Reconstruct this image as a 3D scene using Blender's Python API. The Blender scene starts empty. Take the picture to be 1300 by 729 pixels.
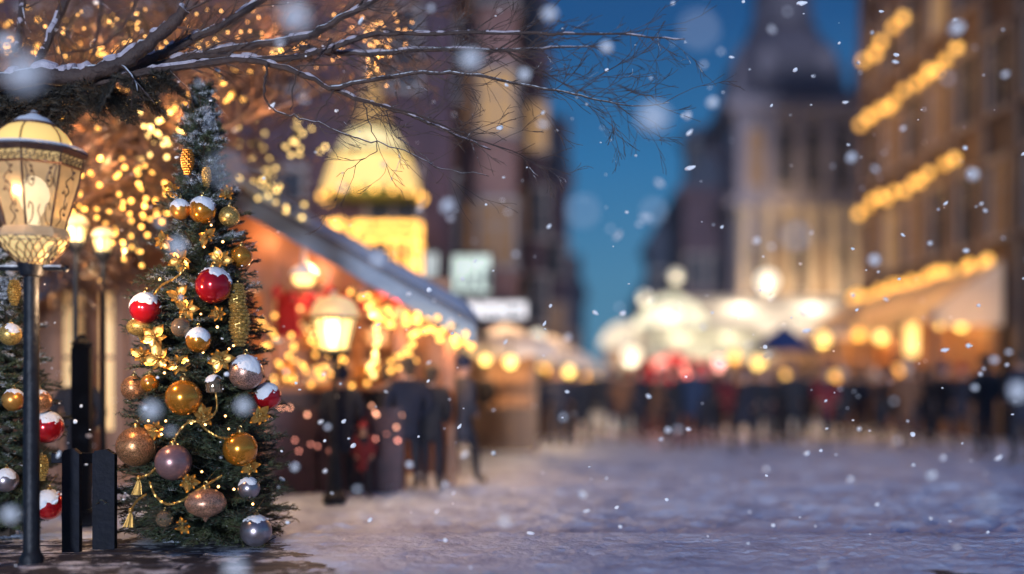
import bpy, math, random
import numpy as np
from mathutils import Vector, Matrix, noise as mnoise
R = math.radians
PI = math.pi
random.seed(11)
sc = bpy.context.scene
COL = sc.collection

# ------------------------------------------------------------------ camera
F = 1300.0
CAMZ = 1.4
HAZE = 0.0005
cam_d = bpy.data.cameras.new('camera')
cam = bpy.data.objects.new('camera', cam_d)
COL.objects.link(cam)
cam.location = (0, 0, CAMZ)
cam.rotation_euler = (R(90), 0, 0)
cam_d.sensor_width = 36
cam_d.lens = 36
cam_d.shift_y = 120.5 / 1300
cam_d.clip_start = 0.05
cam_d.clip_end = 3000
cam_d.dof.use_dof = True
cam_d.dof.focus_distance = 8.3
cam_d.dof.aperture_fstop = 0.036 / 0.205
cam_d.dof.aperture_blades = 0
sc.camera = cam

# ------------------------------------------------------------------ sky and dusk light
w = bpy.data.worlds.new('World')
sc.world = w
w.use_nodes = True
nt = w.node_tree
nt.nodes.clear()
wo = nt.nodes.new('ShaderNodeOutputWorld')
bg = nt.nodes.new('ShaderNodeBackground')
sky = nt.nodes.new('ShaderNodeTexSky')
sky.sky_type = 'NISHITA'
sky.sun_disc = False
sky.sun_elevation = R(5)
sky.sun_rotation = R(185)
sky.air_density = 1.6
sky.dust_density = 0.6
sky.ozone_density = 5.0
# the blue hour: the sky texture plus the pale band that hangs over the roofs after sunset
mul = nt.nodes.new('ShaderNodeMix')
mul.data_type = 'RGBA'
mul.blend_type = 'MULTIPLY'
mul.inputs['Factor'].default_value = 1.0
mul.inputs['B'].default_value = (0.10, 0.14, 0.28, 1)
nt.links.new(sky.outputs[0], mul.inputs['A'])
tcw = nt.nodes.new('ShaderNodeTexCoord')
sxw = nt.nodes.new('ShaderNodeSeparateXYZ')
nt.links.new(tcw.outputs['Generated'], sxw.inputs[0])
rw = nt.nodes.new('ShaderNodeValToRGB')
for k_, (p_, c_) in enumerate([(0.0, (1.1, 3.2, 5.0)), (.10, (.85, 2.9, 5.0)), (.21, (.30, 2.1, 4.7)), (.33, (.08, .95, 2.8)), (.55, (.10, .6, 2.4)), (1.0, (.25, .7, 2.6))]):
    e_ = rw.color_ramp.elements[k_] if k_ < 2 else rw.color_ramp.elements.new(p_)
    e_.position = p_
    e_.color = (*c_, 1)
nt.links.new(sxw.outputs[2], rw.inputs[0])
addw = nt.nodes.new('ShaderNodeMix')
addw.data_type = 'RGBA'
addw.blend_type = 'ADD'
addw.inputs['Factor'].default_value = 1.0
nt.links.new(mul.outputs['Result'], addw.inputs['A'])
nt.links.new(rw.outputs[0], addw.inputs['B'])
nt.links.new(addw.outputs['Result'], bg.inputs[0])
bg.inputs[1].default_value = 0.072
nt.links.new(bg.outputs[0], wo.inputs[0])

sun_d = bpy.data.lights.new('dusk_glow', 'SUN')
sun_d.energy = 2.7
sun_d.angle = R(6)
sun_d.color = (0.76, 0.84, 1.0)
sun = bpy.data.objects.new('dusk_glow', sun_d)
COL.objects.link(sun)
# shines from behind the camera, low over the roofs
_az, _el = R(185), R(5)
_d = Vector((math.sin(_az) * math.cos(_el), math.cos(_az) * math.cos(_el), math.sin(_el)))
sun.rotation_euler = _d.to_track_quat('Z', 'Y').to_euler()

sc.view_settings.view_transform = 'Standard'
sc.view_settings.look = 'None'
sc.view_settings.exposure = 0.0
sc.view_settings.gamma = 1
sc.view_settings.use_curve_mapping = False
sc.render.engine = 'CYCLES'
cy = sc.cycles
cy.use_denoising = True
try:
    cy.denoiser = 'OPENIMAGEDENOISE'
    cy.denoising_input_passes = 'RGB_ALBEDO_NORMAL'
    cy.denoising_prefilter = 'ACCURATE'
except Exception:
    pass
cy.use_adaptive_sampling = False
cy.max_bounces = 5
cy.diffuse_bounces = 2
cy.glossy_bounces = 3
cy.transmission_bounces = 4
cy.transparent_max_bounces = 8
cy.volume_bounces = 0
cy.sample_clamp_indirect = 2.0
cy.caustics_reflective = False
cy.caustics_refractive = False
cy.use_light_tree = True


def P(px, py, Y):
    """the point seen at photograph pixel (px, py) at distance Y"""
    return Vector(((px - 650) / F * Y, Y, CAMZ + (485 - py) / F * Y))


# ------------------------------------------------------------------ materials
MATS = {}


def _base(name):
    m = bpy.data.materials.new(name)
    m.use_nodes = True
    t = m.node_tree
    b = t.nodes['Principled BSDF']
    return m, t, b


def mat(name, c1, c2=None, scale=6.0, rough=0.6, metal=0.0, bump=0.0, bscale=None, detail=5,
        snow=0.0, snow_noise=4.0, coat=0.0, emit=None, estr=0.0, stretch=None, sheen=0.0, snow_dir=0.35):
    if name in MATS:
        return MATS[name]
    m, t, b = _base(name)
    N, L = t.nodes, t.links
    tc = N.new('ShaderNodeTexCoord')
    vec = tc.outputs['Object']
    if stretch:
        mp = N.new('ShaderNodeMapping')
        mp.inputs['Scale'].default_value = stretch
        L.new(vec, mp.inputs[0])
        vec = mp.outputs[0]
    c2 = c2 or tuple(x * 0.65 for x in c1)
    n = N.new('ShaderNodeTexNoise')
    n.inputs['Scale'].default_value = scale
    n.inputs['Detail'].default_value = detail
    n.inputs['Roughness'].default_value = 0.62
    L.new(vec, n.inputs['Vector'])
    rmp = N.new('ShaderNodeValToRGB')
    rmp.color_ramp.elements[0].position = 0.32
    rmp.color_ramp.elements[1].position = 0.68
    rmp.color_ramp.elements[0].color = (*c2, 1)
    rmp.color_ramp.elements[1].color = (*c1, 1)
    L.new(n.outputs[0], rmp.inputs[0])
    col = rmp.outputs[0]
    b.inputs['Roughness'].default_value = rough
    b.inputs['Metallic'].default_value = metal
    b.inputs['Coat Weight'].default_value = coat
    if coat:
        b.inputs['Coat Roughness'].default_value = 0.08
    if bump:
        n2 = N.new('ShaderNodeTexNoise')
        n2.inputs['Scale'].default_value = bscale or scale * 4
        n2.inputs['Detail'].default_value = 6
        L.new(vec, n2.inputs['Vector'])
        bp = N.new('ShaderNodeBump')
        bp.inputs['Strength'].default_value = bump
        bp.inputs['Distance'].default_value = 0.02
        L.new(n2.outputs[0], bp.inputs['Height'])
        L.new(bp.outputs[0], b.inputs['Normal'])
    if snow:
        ge = N.new('ShaderNodeNewGeometry')
        sp = N.new('ShaderNodeSeparateXYZ')
        L.new(ge.outputs['Normal'], sp.inputs[0])
        n3 = N.new('ShaderNodeTexNoise')
        n3.inputs['Scale'].default_value = snow_noise
        n3.inputs['Detail'].default_value = 8
        n3.inputs['Roughness'].default_value = 0.75
        L.new(tc.outputs['Object'], n3.inputs['Vector'])
        ad = N.new('ShaderNodeMath')
        ad.operation = 'MULTIPLY_ADD'
        ad.inputs[1].default_value = 1.6
        L.new(n3.outputs[0], ad.inputs[0])
        L.new(sp.outputs[2], ad.inputs[2])
        mr = N.new('ShaderNodeMapRange')
        mr.inputs['From Min'].default_value = 0.8 + snow_dir + (1 - snow) * 0.8
        mr.inputs['From Max'].default_value = 0.95 + snow_dir + (1 - snow) * 0.8
        L.new(ad.outputs[0], mr.inputs[0])
        mx = N.new('ShaderNodeMix')
        mx.data_type = 'RGBA'
        L.new(mr.outputs[0], mx.inputs['Factor'])
        L.new(col, mx.inputs['A'])
        mx.inputs['B'].default_value = (0.82, 0.84, 0.88, 1)
        col = mx.outputs['Result']
        mr2 = N.new('ShaderNodeMix')
        mr2.data_type = 'FLOAT'
        L.new(mr.outputs[0], mr2.inputs['Factor'])
        mr2.inputs['A'].default_value = rough
        mr2.inputs['B'].default_value = 0.8
        L.new(mr2.outputs['Result'], b.inputs['Roughness'])
        if metal:
            mm = N.new('ShaderNodeMath')
            mm.operation = 'MULTIPLY_ADD'
            mm.inputs[1].default_value = -metal
            mm.inputs[2].default_value = metal
            L.new(mr.outputs[0], mm.inputs[0])
            L.new(mm.outputs[0], b.inputs['Metallic'])
    L.new(col, b.inputs['Base Color'])
    if emit:
        b.inputs['Emission Color'].default_value = (*emit, 1)
        b.inputs['Emission Strength'].default_value = estr
    MATS[name] = m
    return m


def glow(name, col, strength):
    """a lamp's lit glass or bulb"""
    if name in MATS:
        return MATS[name]
    m, t, b = _base(name)
    b.inputs['Base Color'].default_value = (*[min(.8, c) for c in col], 1)
    b.inputs['Roughness'].default_value = 0.35
    b.inputs['Emission Color'].default_value = (*col, 1)
    b.inputs['Emission Strength'].default_value = strength
    MATS[name] = m
    return m


def glitter(name, col, rough=0.35, scale=160):
    if name in MATS:
        return MATS[name]
    m, t, b = _base(name)
    N, L = t.nodes, t.links
    tc = N.new('ShaderNodeTexCoord')
    v = N.new('ShaderNodeTexVoronoi')
    v.inputs['Scale'].default_value = scale
    L.new(tc.outputs['Object'], v.inputs['Vector'])
    bp = N.new('ShaderNodeBump')
    bp.inputs['Strength'].default_value = 1.0
    bp.inputs['Distance'].default_value = 0.006
    L.new(v.outputs['Color'], bp.inputs['Height'])
    L.new(bp.outputs[0], b.inputs['Normal'])
    hs = N.new('ShaderNodeValToRGB')
    hs.color_ramp.elements[0].position = 0.1
    hs.color_ramp.elements[1].position = 0.9
    hs.color_ramp.elements[0].color = (*[c * .45 for c in col], 1)
    hs.color_ramp.elements[1].color = (*[min(1, c * 1.35 + .06) for c in col], 1)
    sx = N.new('ShaderNodeSeparateXYZ')
    L.new(v.outputs['Color'], sx.inputs[0])
    L.new(sx.outputs[0], hs.inputs[0])
    L.new(hs.outputs[0], b.inputs['Base Color'])
    b.inputs['Roughness'].default_value = rough
    b.inputs['Metallic'].default_value = 0.75
    MATS[name] = m
    return m


snow_m = mat('snow', (0.86, 0.87, 0.90), (0.74, 0.77, 0.84), 9, 0.75, bump=0.5, bscale=30)
iron_m = mat('iron', (0.018, 0.02, 0.028), (0.008, 0.009, 0.014), 9, 0.5, 0.4, bump=0.35, bscale=26)
timber_m = mat('timber', (0.32, 0.17, 0.085), (0.15, 0.07, 0.035), 4, 0.6, bump=0.3, stretch=(1, 1, .15))
dark_timber_m = mat('dark_timber', (0.07, 0.04, 0.04), (0.03, 0.018, 0.025), 4, 0.6, bump=0.3)


# ------------------------------------------------------------------ mesh builder
class MB:
    def __init__(s):
        s.v, s.f, s.mi = [], [], []
        s.cur = 0

    def add(s, vs, fs, mi=None):
        o = len(s.v)
        s.v += [tuple(a) for a in vs]
        s.f += [tuple(i + o for i in f) for f in fs]
        s.mi += [s.cur if mi is None else mi] * len(fs)
        return s

    def box(s, x0, x1, y0, y1, z0, z1, mi=None):
        vs = [(x, y, z) for z in (z0, z1) for (x, y) in ((x0, y0), (x1, y0), (x1, y1), (x0, y1))]
        fs = [(3, 2, 1, 0), (4, 5, 6, 7), (0, 1, 5, 4), (1, 2, 6, 5), (2, 3, 7, 6), (3, 0, 4, 7)]
        return s.add(vs, fs, mi)

    def bevbox(s, x0, x1, y0, y1, z0, z1, b=0.01, mi=None):
        prof = [(b, 0), (0, b), (0, z1 - z0 - b), (b, z1 - z0)]
        vs = []
        for ins, h in prof:
            a0, a1, c0, c1 = x0 + ins, x1 - ins, y0 + ins, y1 - ins
            k = b * .6 if ins == 0 else 0
            vs += [(a0 + k, c0, z0 + h), (a1 - k, c0, z0 + h), (a1, c0 + k, z0 + h), (a1, c1 - k, z0 + h),
                   (a1 - k, c1, z0 + h), (a0 + k, c1, z0 + h), (a0, c1 - k, z0 + h), (a0, c0 + k, z0 + h)]
        fs = [tuple(range(7, -1, -1)), tuple(range(24, 32))]
        for r in range(3):
            for i in range(8):
                j = (i + 1) % 8
                fs.append((r * 8 + i, r * 8 + j, r * 8 + 8 + j, r * 8 + 8 + i))
        return s.add(vs, fs, mi)

    def prism(s, poly, y0, y1, mi=None):
        """poly of (x, z) corners, counterclockwise, pushed from y0 to y1"""
        n = len(poly)
        vs = [(x, y0, z) for x, z in poly] + [(x, y1, z) for x, z in poly]
        fs = [tuple(range(n)), tuple(range(2 * n - 1, n - 1, -1))]
        for i in range(n):
            j = (i + 1) % n
            fs.append((i, i + n, j + n, j))
        return s.add(vs, fs, mi)

    def tube(s, pts, rad, n=6, mi=None, cap=True):
        pts = [Vector(p) for p in pts]
        if not hasattr(rad, '__len__'):
            rad = [rad] * len(pts)
        vs, fs = [], []
        prev = None
        for i, p in enumerate(pts):
            a = pts[max(0, i - 1)]
            b = pts[min(len(pts) - 1, i + 1)]
            d = (b - a)
            if d.length < 1e-9:
                d = Vector((0, 0, 1))
            d.normalize()
            if prev is None:
                u = d.orthogonal().normalized()
            else:
                u = (prev - d * prev.dot(d))
                if u.length < 1e-6:
                    u = d.orthogonal()
                u.normalize()
            prev = u
            q = d.cross(u)
            for k in range(n):
                an = 2 * PI * k / n
                vs.append(p + (u * math.cos(an) + q * math.sin(an)) * rad[i])
        for i in range(len(pts) - 1):
            for k in range(n):
                j = (k + 1) % n
                fs.append((i * n + k, i * n + j, i * n + n + j, i * n + n + k))
        if cap:
            fs.append(tuple(range(n - 1, -1, -1)))
            fs.append(tuple((len(pts) - 1) * n + k for k in range(n)))
        return s.add(vs, fs, mi)

    def lathe(s, prof, c=(0, 0, 0), n=24, mi=None, ph=0.0, jit=0):
        """prof of (r, z)"""
        vs, fs = [], []
        for r, z in prof:
            for k in range(n):
                an = 2 * PI * k / n + ph
                vs.append((c[0] + max(r, 1e-4) * math.cos(an), c[1] + max(r, 1e-4) * math.sin(an), c[2] + z))
        for i in range(len(prof) - 1):
            for k in range(n):
                j = (k + 1) % n
                fs.append((i * n + k, i * n + j, i * n + n + j, i * n + n + k))
        fs.append(tuple(range(n - 1, -1, -1)))
        fs.append(tuple((len(prof) - 1) * n + k for k in range(n)))
        return s.add(vs, fs, mi)

    def ball(s, c, r, n=10, sz=1.0, sx=1.0, sy=1.0, mi=None, rough=0.0):
        m = max(4, n // 2 + 1)
        vs, fs = [(c[0], c[1], c[2] - r * sz)], []
        for i in range(1, m):
            t = PI * i / m
            for k in range(n):
                a = 2 * PI * k / n
                q = 1 + (random.uniform(-rough, rough) if rough else 0)
                vs.append((c[0] + r * q * sx * math.sin(t) * math.cos(a), c[1] + r * q * sy * math.sin(t) * math.sin(a),
                           c[2] - r * q * sz * math.cos(t)))
        vs.append((c[0], c[1], c[2] + r * sz))
        top = len(vs) - 1
        for k in range(n):
            j = (k + 1) % n
            fs.append((0, 1 + j, 1 + k))
            for i in range(m - 2):
                a, b = 1 + i * n, 1 + (i + 1) * n
                fs.append((a + k, a + j, b + j, b + k))
            a = 1 + (m - 2) * n
            fs.append((a + k, a + j, top))
        return s.add(vs, fs, mi)

    def build(s, name, mats, parent=None, smooth=True, loc=None):
        me = bpy.data.meshes.new(name)
        me.from_pydata(s.v, [], s.f)
        if not isinstance(mats, (list, tuple)):
            mats = [mats]
        for m in mats:
            me.materials.append(m)
        if len(mats) > 1:
            me.polygons.foreach_set('material_index', s.mi)
        if smooth:
            me.polygons.foreach_set('use_smooth', [True] * len(me.polygons))
            try:
                me.set_sharp_from_angle(angle=R(35))
            except Exception:
                pass
        me.update()
        o = bpy.data.objects.new(name, me)
        COL.objects.link(o)
        if parent is not None:
            o.parent = parent
        if loc is not None:
            o.location = loc
        return o


def tag(o, label=None, cat=None, group=None, kind=None):
    if label:
        o['label'] = label
    if cat:
        o['category'] = cat
    if group:
        o['group'] = group
    if kind:
        o['kind'] = kind
    return o


def thing(name, label, cat, loc=(0, 0, 0), rotz=0.0, group=None):
    o = bpy.data.objects.new(name, None)
    o.empty_display_size = 0.2
    COL.objects.link(o)
    o.location = loc
    o.rotation_euler = (0, 0, rotz)
    return tag(o, label, cat, group)


def kids(o):
    return [c for c in bpy.data.objects if c.parent == o]


CH = {}


def note_kids(o):
    """remember the parts of a thing, so that copies are quick"""
    CH[o.name] = [(c, [(g, None) for g in bpy.data.objects if g.parent == c]) for c in bpy.data.objects if c.parent == o]


def dup(o, loc, rotz=0.0, label=None, scale=None, group=None):
    if o.name not in CH:
        note_kids(o)
    r = o.copy()
    COL.objects.link(r)
    r.location = loc
    r.rotation_euler = (0, 0, rotz)
    if scale:
        r.scale = (scale,) * 3 if not hasattr(scale, '__len__') else scale
    if label:
        r['label'] = label
    if group:
        r['group'] = group
    for c, gs in CH[o.name]:
        d = c.copy()
        COL.objects.link(d)
        d.parent = r
        for g, _ in gs:
            e = g.copy()
            COL.objects.link(e)
            e.parent = d
    return r


def lamp(loc, power, color=(1, .62, .28), parent=None, name='lamp_light'):
    d = bpy.data.lights.new(name, 'POINT')
    d.energy = power
    d.color = color
    d.shadow_soft_size = 0.0
    o = bpy.data.objects.new(name, d)
    COL.objects.link(o)
    o.location = loc
    if parent is not None:
        o.parent = parent
    return o


def np_mesh(name, verts, faces4, mats, parent=None):
    me = bpy.data.meshes.new(name)
    nv, nf = len(verts), len(faces4)
    me.vertices.add(nv)
    me.vertices.foreach_set('co', np.asarray(verts, dtype=np.float32).ravel())
    me.loops.add(nf * 4)
    me.loops.foreach_set('vertex_index', np.asarray(faces4, dtype=np.int32).ravel())
    me.polygons.add(nf)
    me.polygons.foreach_set('loop_start', np.arange(nf, dtype=np.int32) * 4)
    me.update(calc_edges=True)
    for m in (mats if isinstance(mats, (list, tuple)) else [mats]):
        me.materials.append(m)
    o = bpy.data.objects.new(name, me)
    COL.objects.link(o)
    if parent is not None:
        o.parent = parent
    return o


# ================================================================== THE GROUND
def nz(x, y, s, seed=0.0):
    return mnoise.noise(Vector((x * s, y * s, seed)))


rng = np.random.default_rng(5)
steps = []
for k in range(240):
    a, b = random.uniform(-4.5, 9), random.uniform(9.0, 20)
    steps.append((a, b, random.uniform(0.10, 0.2), random.uniform(-.7, .7)))


def ground_sheet():
    ys = [-60, -20, 0, 4, 7.0] + list(np.arange(7.3, 14, 0.05)) + list(np.arange(14, 26, .16)) + [27, 29, 32, 36, 42, 50, 65, 90, 140, 260, 600, 1500]
    xs = [-900, -300, -100, -40, -20, -12, -8, -6] + list(np.arange(-5, 7.8, 0.065)) + list(np.arange(7.8, 12, .25)) + [13, 16, 22, 40, 100, 300, 900]
    V = []
    for y in ys:
        for x in xs:
            z = 0.0
            if 7.2 < y < 25 and -5.2 < x < 12:
                k = min(1, (y - 7.2) / 1.2) * min(1, (25 - y) / 8)
                z = k * (0.05 * nz(x, y * 1.3, .9) + 0.035 * nz(x, y, 3.1, 4) + 0.035 * nz(x, y, 7.5, 7) + .022 * nz(x, y, 15, 9))
            V.append([x, y, z])
    V = np.array(V)
    for a, b, r, t in steps:
        dx, dy = V[:, 0] - a, V[:, 1] - b
        u = dx * math.cos(t) + dy * math.sin(t)
        q = -dx * math.sin(t) + dy * math.cos(t)
        d2 = (u / (r * .55)) ** 2 + (q / (r * 1.1)) ** 2
        V[:, 2] += -0.035 * np.exp(-d2) + 0.016 * np.exp(-((np.sqrt(d2) - 1.6) ** 2) * 3)
    nx, ny = len(xs), len(ys)
    Fc = [(j * nx + i, j * nx + i + 1, (j + 1) * nx + i + 1, (j + 1) * nx + i) for j in range(ny - 1) for i in range(nx - 1)]
    m, t, b = _base('trampled_snow')
    N, L = t.nodes, t.links
    tc = N.new('ShaderNodeTexCoord')
    n1 = N.new('ShaderNodeTexNoise')
    n1.inputs['Scale'].default_value = 1.3
    n1.inputs['Detail'].default_value = 9
    n1.inputs['Roughness'].default_value = .68
    L.new(tc.outputs['Object'], n1.inputs['Vector'])
    rp = N.new('ShaderNodeValToRGB')
    e = rp.color_ramp.elements
    e[0].position, e[0].color = 0.34, (0.30, 0.37, 0.54, 1)
    e[1].position, e[1].color = 0.52, (0.70, 0.79, 0.96, 1)
    e2 = rp.color_ramp.elements.new(.43)
    e2.color = (0.50, 0.59, 0.80, 1)
    L.new(n1.outputs[0], rp.inputs[0])
    L.new(rp.outputs[0], b.inputs['Base Color'])
    b.inputs['Roughness'].default_value = 0.55
    n2 = N.new('ShaderNodeTexNoise')
    n2.inputs['Scale'].default_value = 16
    n2.inputs['Detail'].default_value = 8
    L.new(tc.outputs['Object'], n2.inputs['Vector'])
    bp = N.new('ShaderNodeBump')
    bp.inputs['Strength'].default_value = .6
    bp.inputs['Distance'].default_value = .05
    L.new(n2.outputs[0], bp.inputs['Height'])
    L.new(bp.outputs[0], b.inputs['Normal'])
    o = np_mesh('snowy_ground', V, Fc, m)
    o.data.polygons.foreach_set('use_smooth', [True] * len(o.data.polygons))
    tag(o, kind='structure')


ground_sheet()


def boardwalk():  # dark planks; their navy colour also carries the foreground's shade
    mb = MB()
    wm = mat('wet_shaded_boards', (0.028, 0.030, 0.048), (0.010, 0.012, 0.024), 3, 0.62, bump=0.5, bscale=14, stretch=(.25, 2, 2),
             snow=0.30, snow_noise=3.4, snow_dir=0.42)
    y = 3.0
    k = 0
    while y < 8.8:
        x = -9 + (k % 3) * 1.1
        while x < 9:
            dz = random.uniform(-.004, .006)
            mb.bevbox(x, x + 3.28, y, y + 0.172, -0.08, 0.055 + dz, 0.008)
            x += 3.3
        y += 0.18
        k += 1
    o = mb.build('boardwalk', wm)
    tag(o, kind='structure')
    # blown snow lying over the far edge of the boards in uneven tongues
    xs = np.arange(-7.5, 9.5, .035)
    ys = np.arange(6.9, 9.35, .035)
    V = []
    for y in ys:
        for x in xs:
            lim = 8.62 + (3.4 if x > -1.9 else .0) * -min(1, max(0, (x + 2.0) / 1.4)) * (.45 + .9 * (nz(x, 0, .8, 2) + .35)) - .28 * nz(x, y, 1.9, 5) - .16 * nz(x, y, 6, 8)
            d = y - lim
            h = .056 + .022 * min(1, max(-1, d / .42)) + .014 * nz(x, y, 6, 1) + .012 * nz(x, y, 15, 3) + .006 * nz(x, y, 30, 4)
            if y > 9.0:
                h -= (y - 9.0) * .35
            V.append((x, y, h))
    nx, ny = len(xs), len(ys)
    Fc = [(j * nx + i, j * nx + i + 1, (j + 1) * nx + i + 1, (j + 1) * nx + i) for j in range(ny - 1) for i in range(nx - 1)]
    o = np_mesh('snow_drift', V, Fc, bpy.data.materials['trampled_snow'])
    o.data.polygons.foreach_set('use_smooth', [True] * len(o.data.polygons))
    tag(o, kind='structure')


boardwalk()


# ================================================================== BUILDINGS
mauve_brick = mat('mauve_brick', (0.090, 0.045, 0.066), (0.045, 0.025, 0.042), 1.6, 0.8, bump=.3)
rose_stone = mat('rose_stone', (0.27, 0.14, 0.12), (0.18, 0.09, 0.09), 1.2, 0.8)
plum_brick = mat('plum_brick', (0.085, 0.050, 0.072), (0.05, 0.03, 0.05), 1.2, 0.8)
navy_slate = mat('navy_slate', (0.02, 0.035, 0.075), (0.012, 0.02, 0.05), 2, 0.7)
tower_stone = mat('tower_stone', (0.19, 0.165, 0.20), (0.11, 0.10, 0.135), .9, 0.8)
dark_stone = mat('dark_stone', (0.15, 0.09, 0.06), (0.075, 0.048, 0.042), .9, 0.8)  # dark brown tone, mottled darker at random
frame_m = mat('window_frame', (0.30, 0.25, 0.24), (0.2, 0.16, 0.16), 5, .6)
dark_pane = mat('dark_glass', (0.015, 0.02, 0.04), (0.01, 0.015, 0.03), 3, .5)
dark_pane.node_tree.nodes['Principled BSDF'].inputs['Specular IOR Level'].default_value = .15
lit_pane = glow('lit_window_glass', (1.0, .58, .25), 0.4)
dim_pane = glow('dim_window_glass', (1.0, .5, .24), 0.12)
for m_ in (lit_pane, dim_pane):
    m_.node_tree.nodes['Principled BSDF'].inputs['Specular IOR Level'].default_value = .1
    m_.node_tree.nodes['Principled BSDF'].inputs['Base Color'].default_value = (.12, .08, .05, 1)
    m_.node_tree.nodes['Principled BSDF'].inputs['Roughness'].default_value = .6
WM = {}


def win_meshes(wd, ht, arch=False):
    key = (round(wd, 2), round(ht, 2), arch)
    if key in WM:
        return WM[key]
    f = MB()
    t = .09
    f.box(-wd / 2 - t, -wd / 2, -.10, 0, -t, ht)
    f.box(wd / 2, wd / 2 + t, -.10, 0, -t, ht)
    f.box(-wd / 2, wd / 2, -.097, 0, -t, 0)
    f.box(-wd / 2 - t * 1.8, wd / 2 + t * 1.8, -.2, -.101, -t * 1.6, -t * .4)
    if arch:
        for k in range(8):
            a0, a1 = PI * k / 8, PI * (k + 1) / 8
            r0, r1 = wd / 2, wd / 2 + t
            f.prism([(r0 * math.cos(a0), ht + r0 * math.sin(a0)), (r1 * math.cos(a0), ht + r1 * math.sin(a0)),
                     (r1 * math.cos(a1), ht + r1 * math.sin(a1)), (r0 * math.cos(a1), ht + r0 * math.sin(a1))], -.1, 0)
    else:
        f.box(-wd / 2 - t * 1.5, wd / 2 + t * 1.5, -.16, 0, ht + .002, ht + t * 1.7)
    f.box(-.025, .025, -.08, -.032, 0, ht)
    f.box(-wd / 2, -.026, -.078, -.032, ht * .6, ht * .6 + .045)
    f.box(.026, wd / 2, -.078, -.032, ht * .6, ht * .6 + .045)
    g = MB()
    g.box(-wd / 2 + .001, wd / 2 - .001, -.03, -.004, .001, ht - .001)
    if arch:
        g.prism([(wd / 2 * .99 * math.cos(PI * k / 8), ht + wd / 2 * .99 * math.sin(PI * k / 8)) for k in range(9)], -.03, -.004)
    fo = f.build('window', frame_m, smooth=False)
    go = g.build('pane', dark_pane, smooth=False)
    fm, gm = fo.data, go.data
    bpy.data.objects.remove(fo)
    bpy.data.objects.remove(go)
    pm = {'dark': gm}
    for k, m in (('lit', lit_pane), ('dim', dim_pane)):
        c = gm.copy()
        c.materials[0] = m
        pm[k] = c
    WM[key] = (fm, pm)
    return WM[key]


def window(parent, x, y, z, wd, ht, face='front', state='dark', arch=False):
    fm, pm = win_meshes(wd, ht, arch)
    o = bpy.data.objects.new('window', fm)
    COL.objects.link(o)
    o.parent = parent
    o.location = (x, y, z)
    o.rotation_euler = (0, 0, {'front': 0, 'west': R(-90), 'east': R(90)}[face])
    p = bpy.data.objects.new('pane', pm[state])
    COL.objects.link(p)
    p.parent = o
    return o


def state(pl, pd):
    r = random.random()
    return 'lit' if r < pl else ('dim' if r < pl + pd else 'dark')


def building(label, x0, x1, y0, y1, h, wm, roof='flat', rh=2.0, front=None, west=None, east=None, pl=.1, pd=.2,
             storey=3.2, cat='building', first=3.6, wd=1.1, ht=1.7, roofm=None, name='town_house'):
    t = thing(name, label, cat, ((x0 + x1) / 2, y0, 0))
    ox, oy = (x0 + x1) / 2, y0
    hw, dp = (x1 - x0) / 2, y1 - y0
    b = MB()
    b.box(-hw, hw, 0, dp, -.1, h)
    k = 1
    z = first - .35
    while z < h - 1:
        b.box(-hw - .07, hw + .07, -.07, dp + .07, z, z + .16)
        z += storey
    b.build('wall', wm, t, smooth=False)
    b = MB()
    b.box(-hw - .3, hw + .3, -.3, dp + .3, h + .002, h + .35)
    b.box(-hw - .18, hw + .18, -.18, dp + .18, h - .3, h)
    b.build('cornice', wm, t, smooth=False)
    roofm = roofm or navy_slate
    if roof == 'gable':      # the gable end looks at the square
        b = MB()
        b.prism([(-hw - .3, h + .36), (hw + .3, h + .36), (0, h + .36 + rh)], -.2, dp + .2)
        r = b.build('roof', roofm, t, smooth=False)
    elif roof == 'ridge':    # the eaves look at the square
        b = MB()
        v = [(-hw - .3, -.3, h + .36), (hw + .3, -.3, h + .36), (hw + .3, dp + .3, h + .36), (-hw - .3, dp + .3, h + .36),
             (-hw - .3, dp / 2, h + .36 + rh), (hw + .3, dp / 2, h + .36 + rh)]
        b.add(v, [(3, 2, 1, 0), (0, 1, 5, 4), (2, 3, 4, 5), (0, 4, 3), (1, 2, 5)])
        r = b.build('roof', roofm, t, smooth=False)
    else:
        b = MB()
        b.box(-hw, hw, 0, dp, h + .36, h + .8)
        r = b.build('roof', roofm, t, smooth=False)
    if roof != 'flat':
        c = MB()
        c.box(hw * .35, hw * .35 + .8, dp * .3, dp * .3 + .8, h + .4, h + .4 + rh * .9 + .8)
        c.build('chimney', plum_brick, r, smooth=False)
    for face, spec in (('front', front), ('west', west), ('east', east)):
        if not spec:
            continue
        n = spec
        z = first
        while z + ht < h - .4:
            for i in range(n):
                u = (i + .5) / n
                if face == 'front':
                    window(t, -hw + 2 * hw * u, 0, z, wd, ht, 'front', state(pl, pd))
                elif face == 'west':
                    window(t, -hw, dp * u, z, wd, ht, 'west', state(pl, pd))
                else:
                    window(t, hw, dp * u, z, wd, ht, 'east', state(pl, pd))
            z += storey
    return t


def X(px, Y):
    return (px - 650) / F * Y


def Z(py, Y):
    return CAMZ + (485 - py) / F * Y


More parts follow.
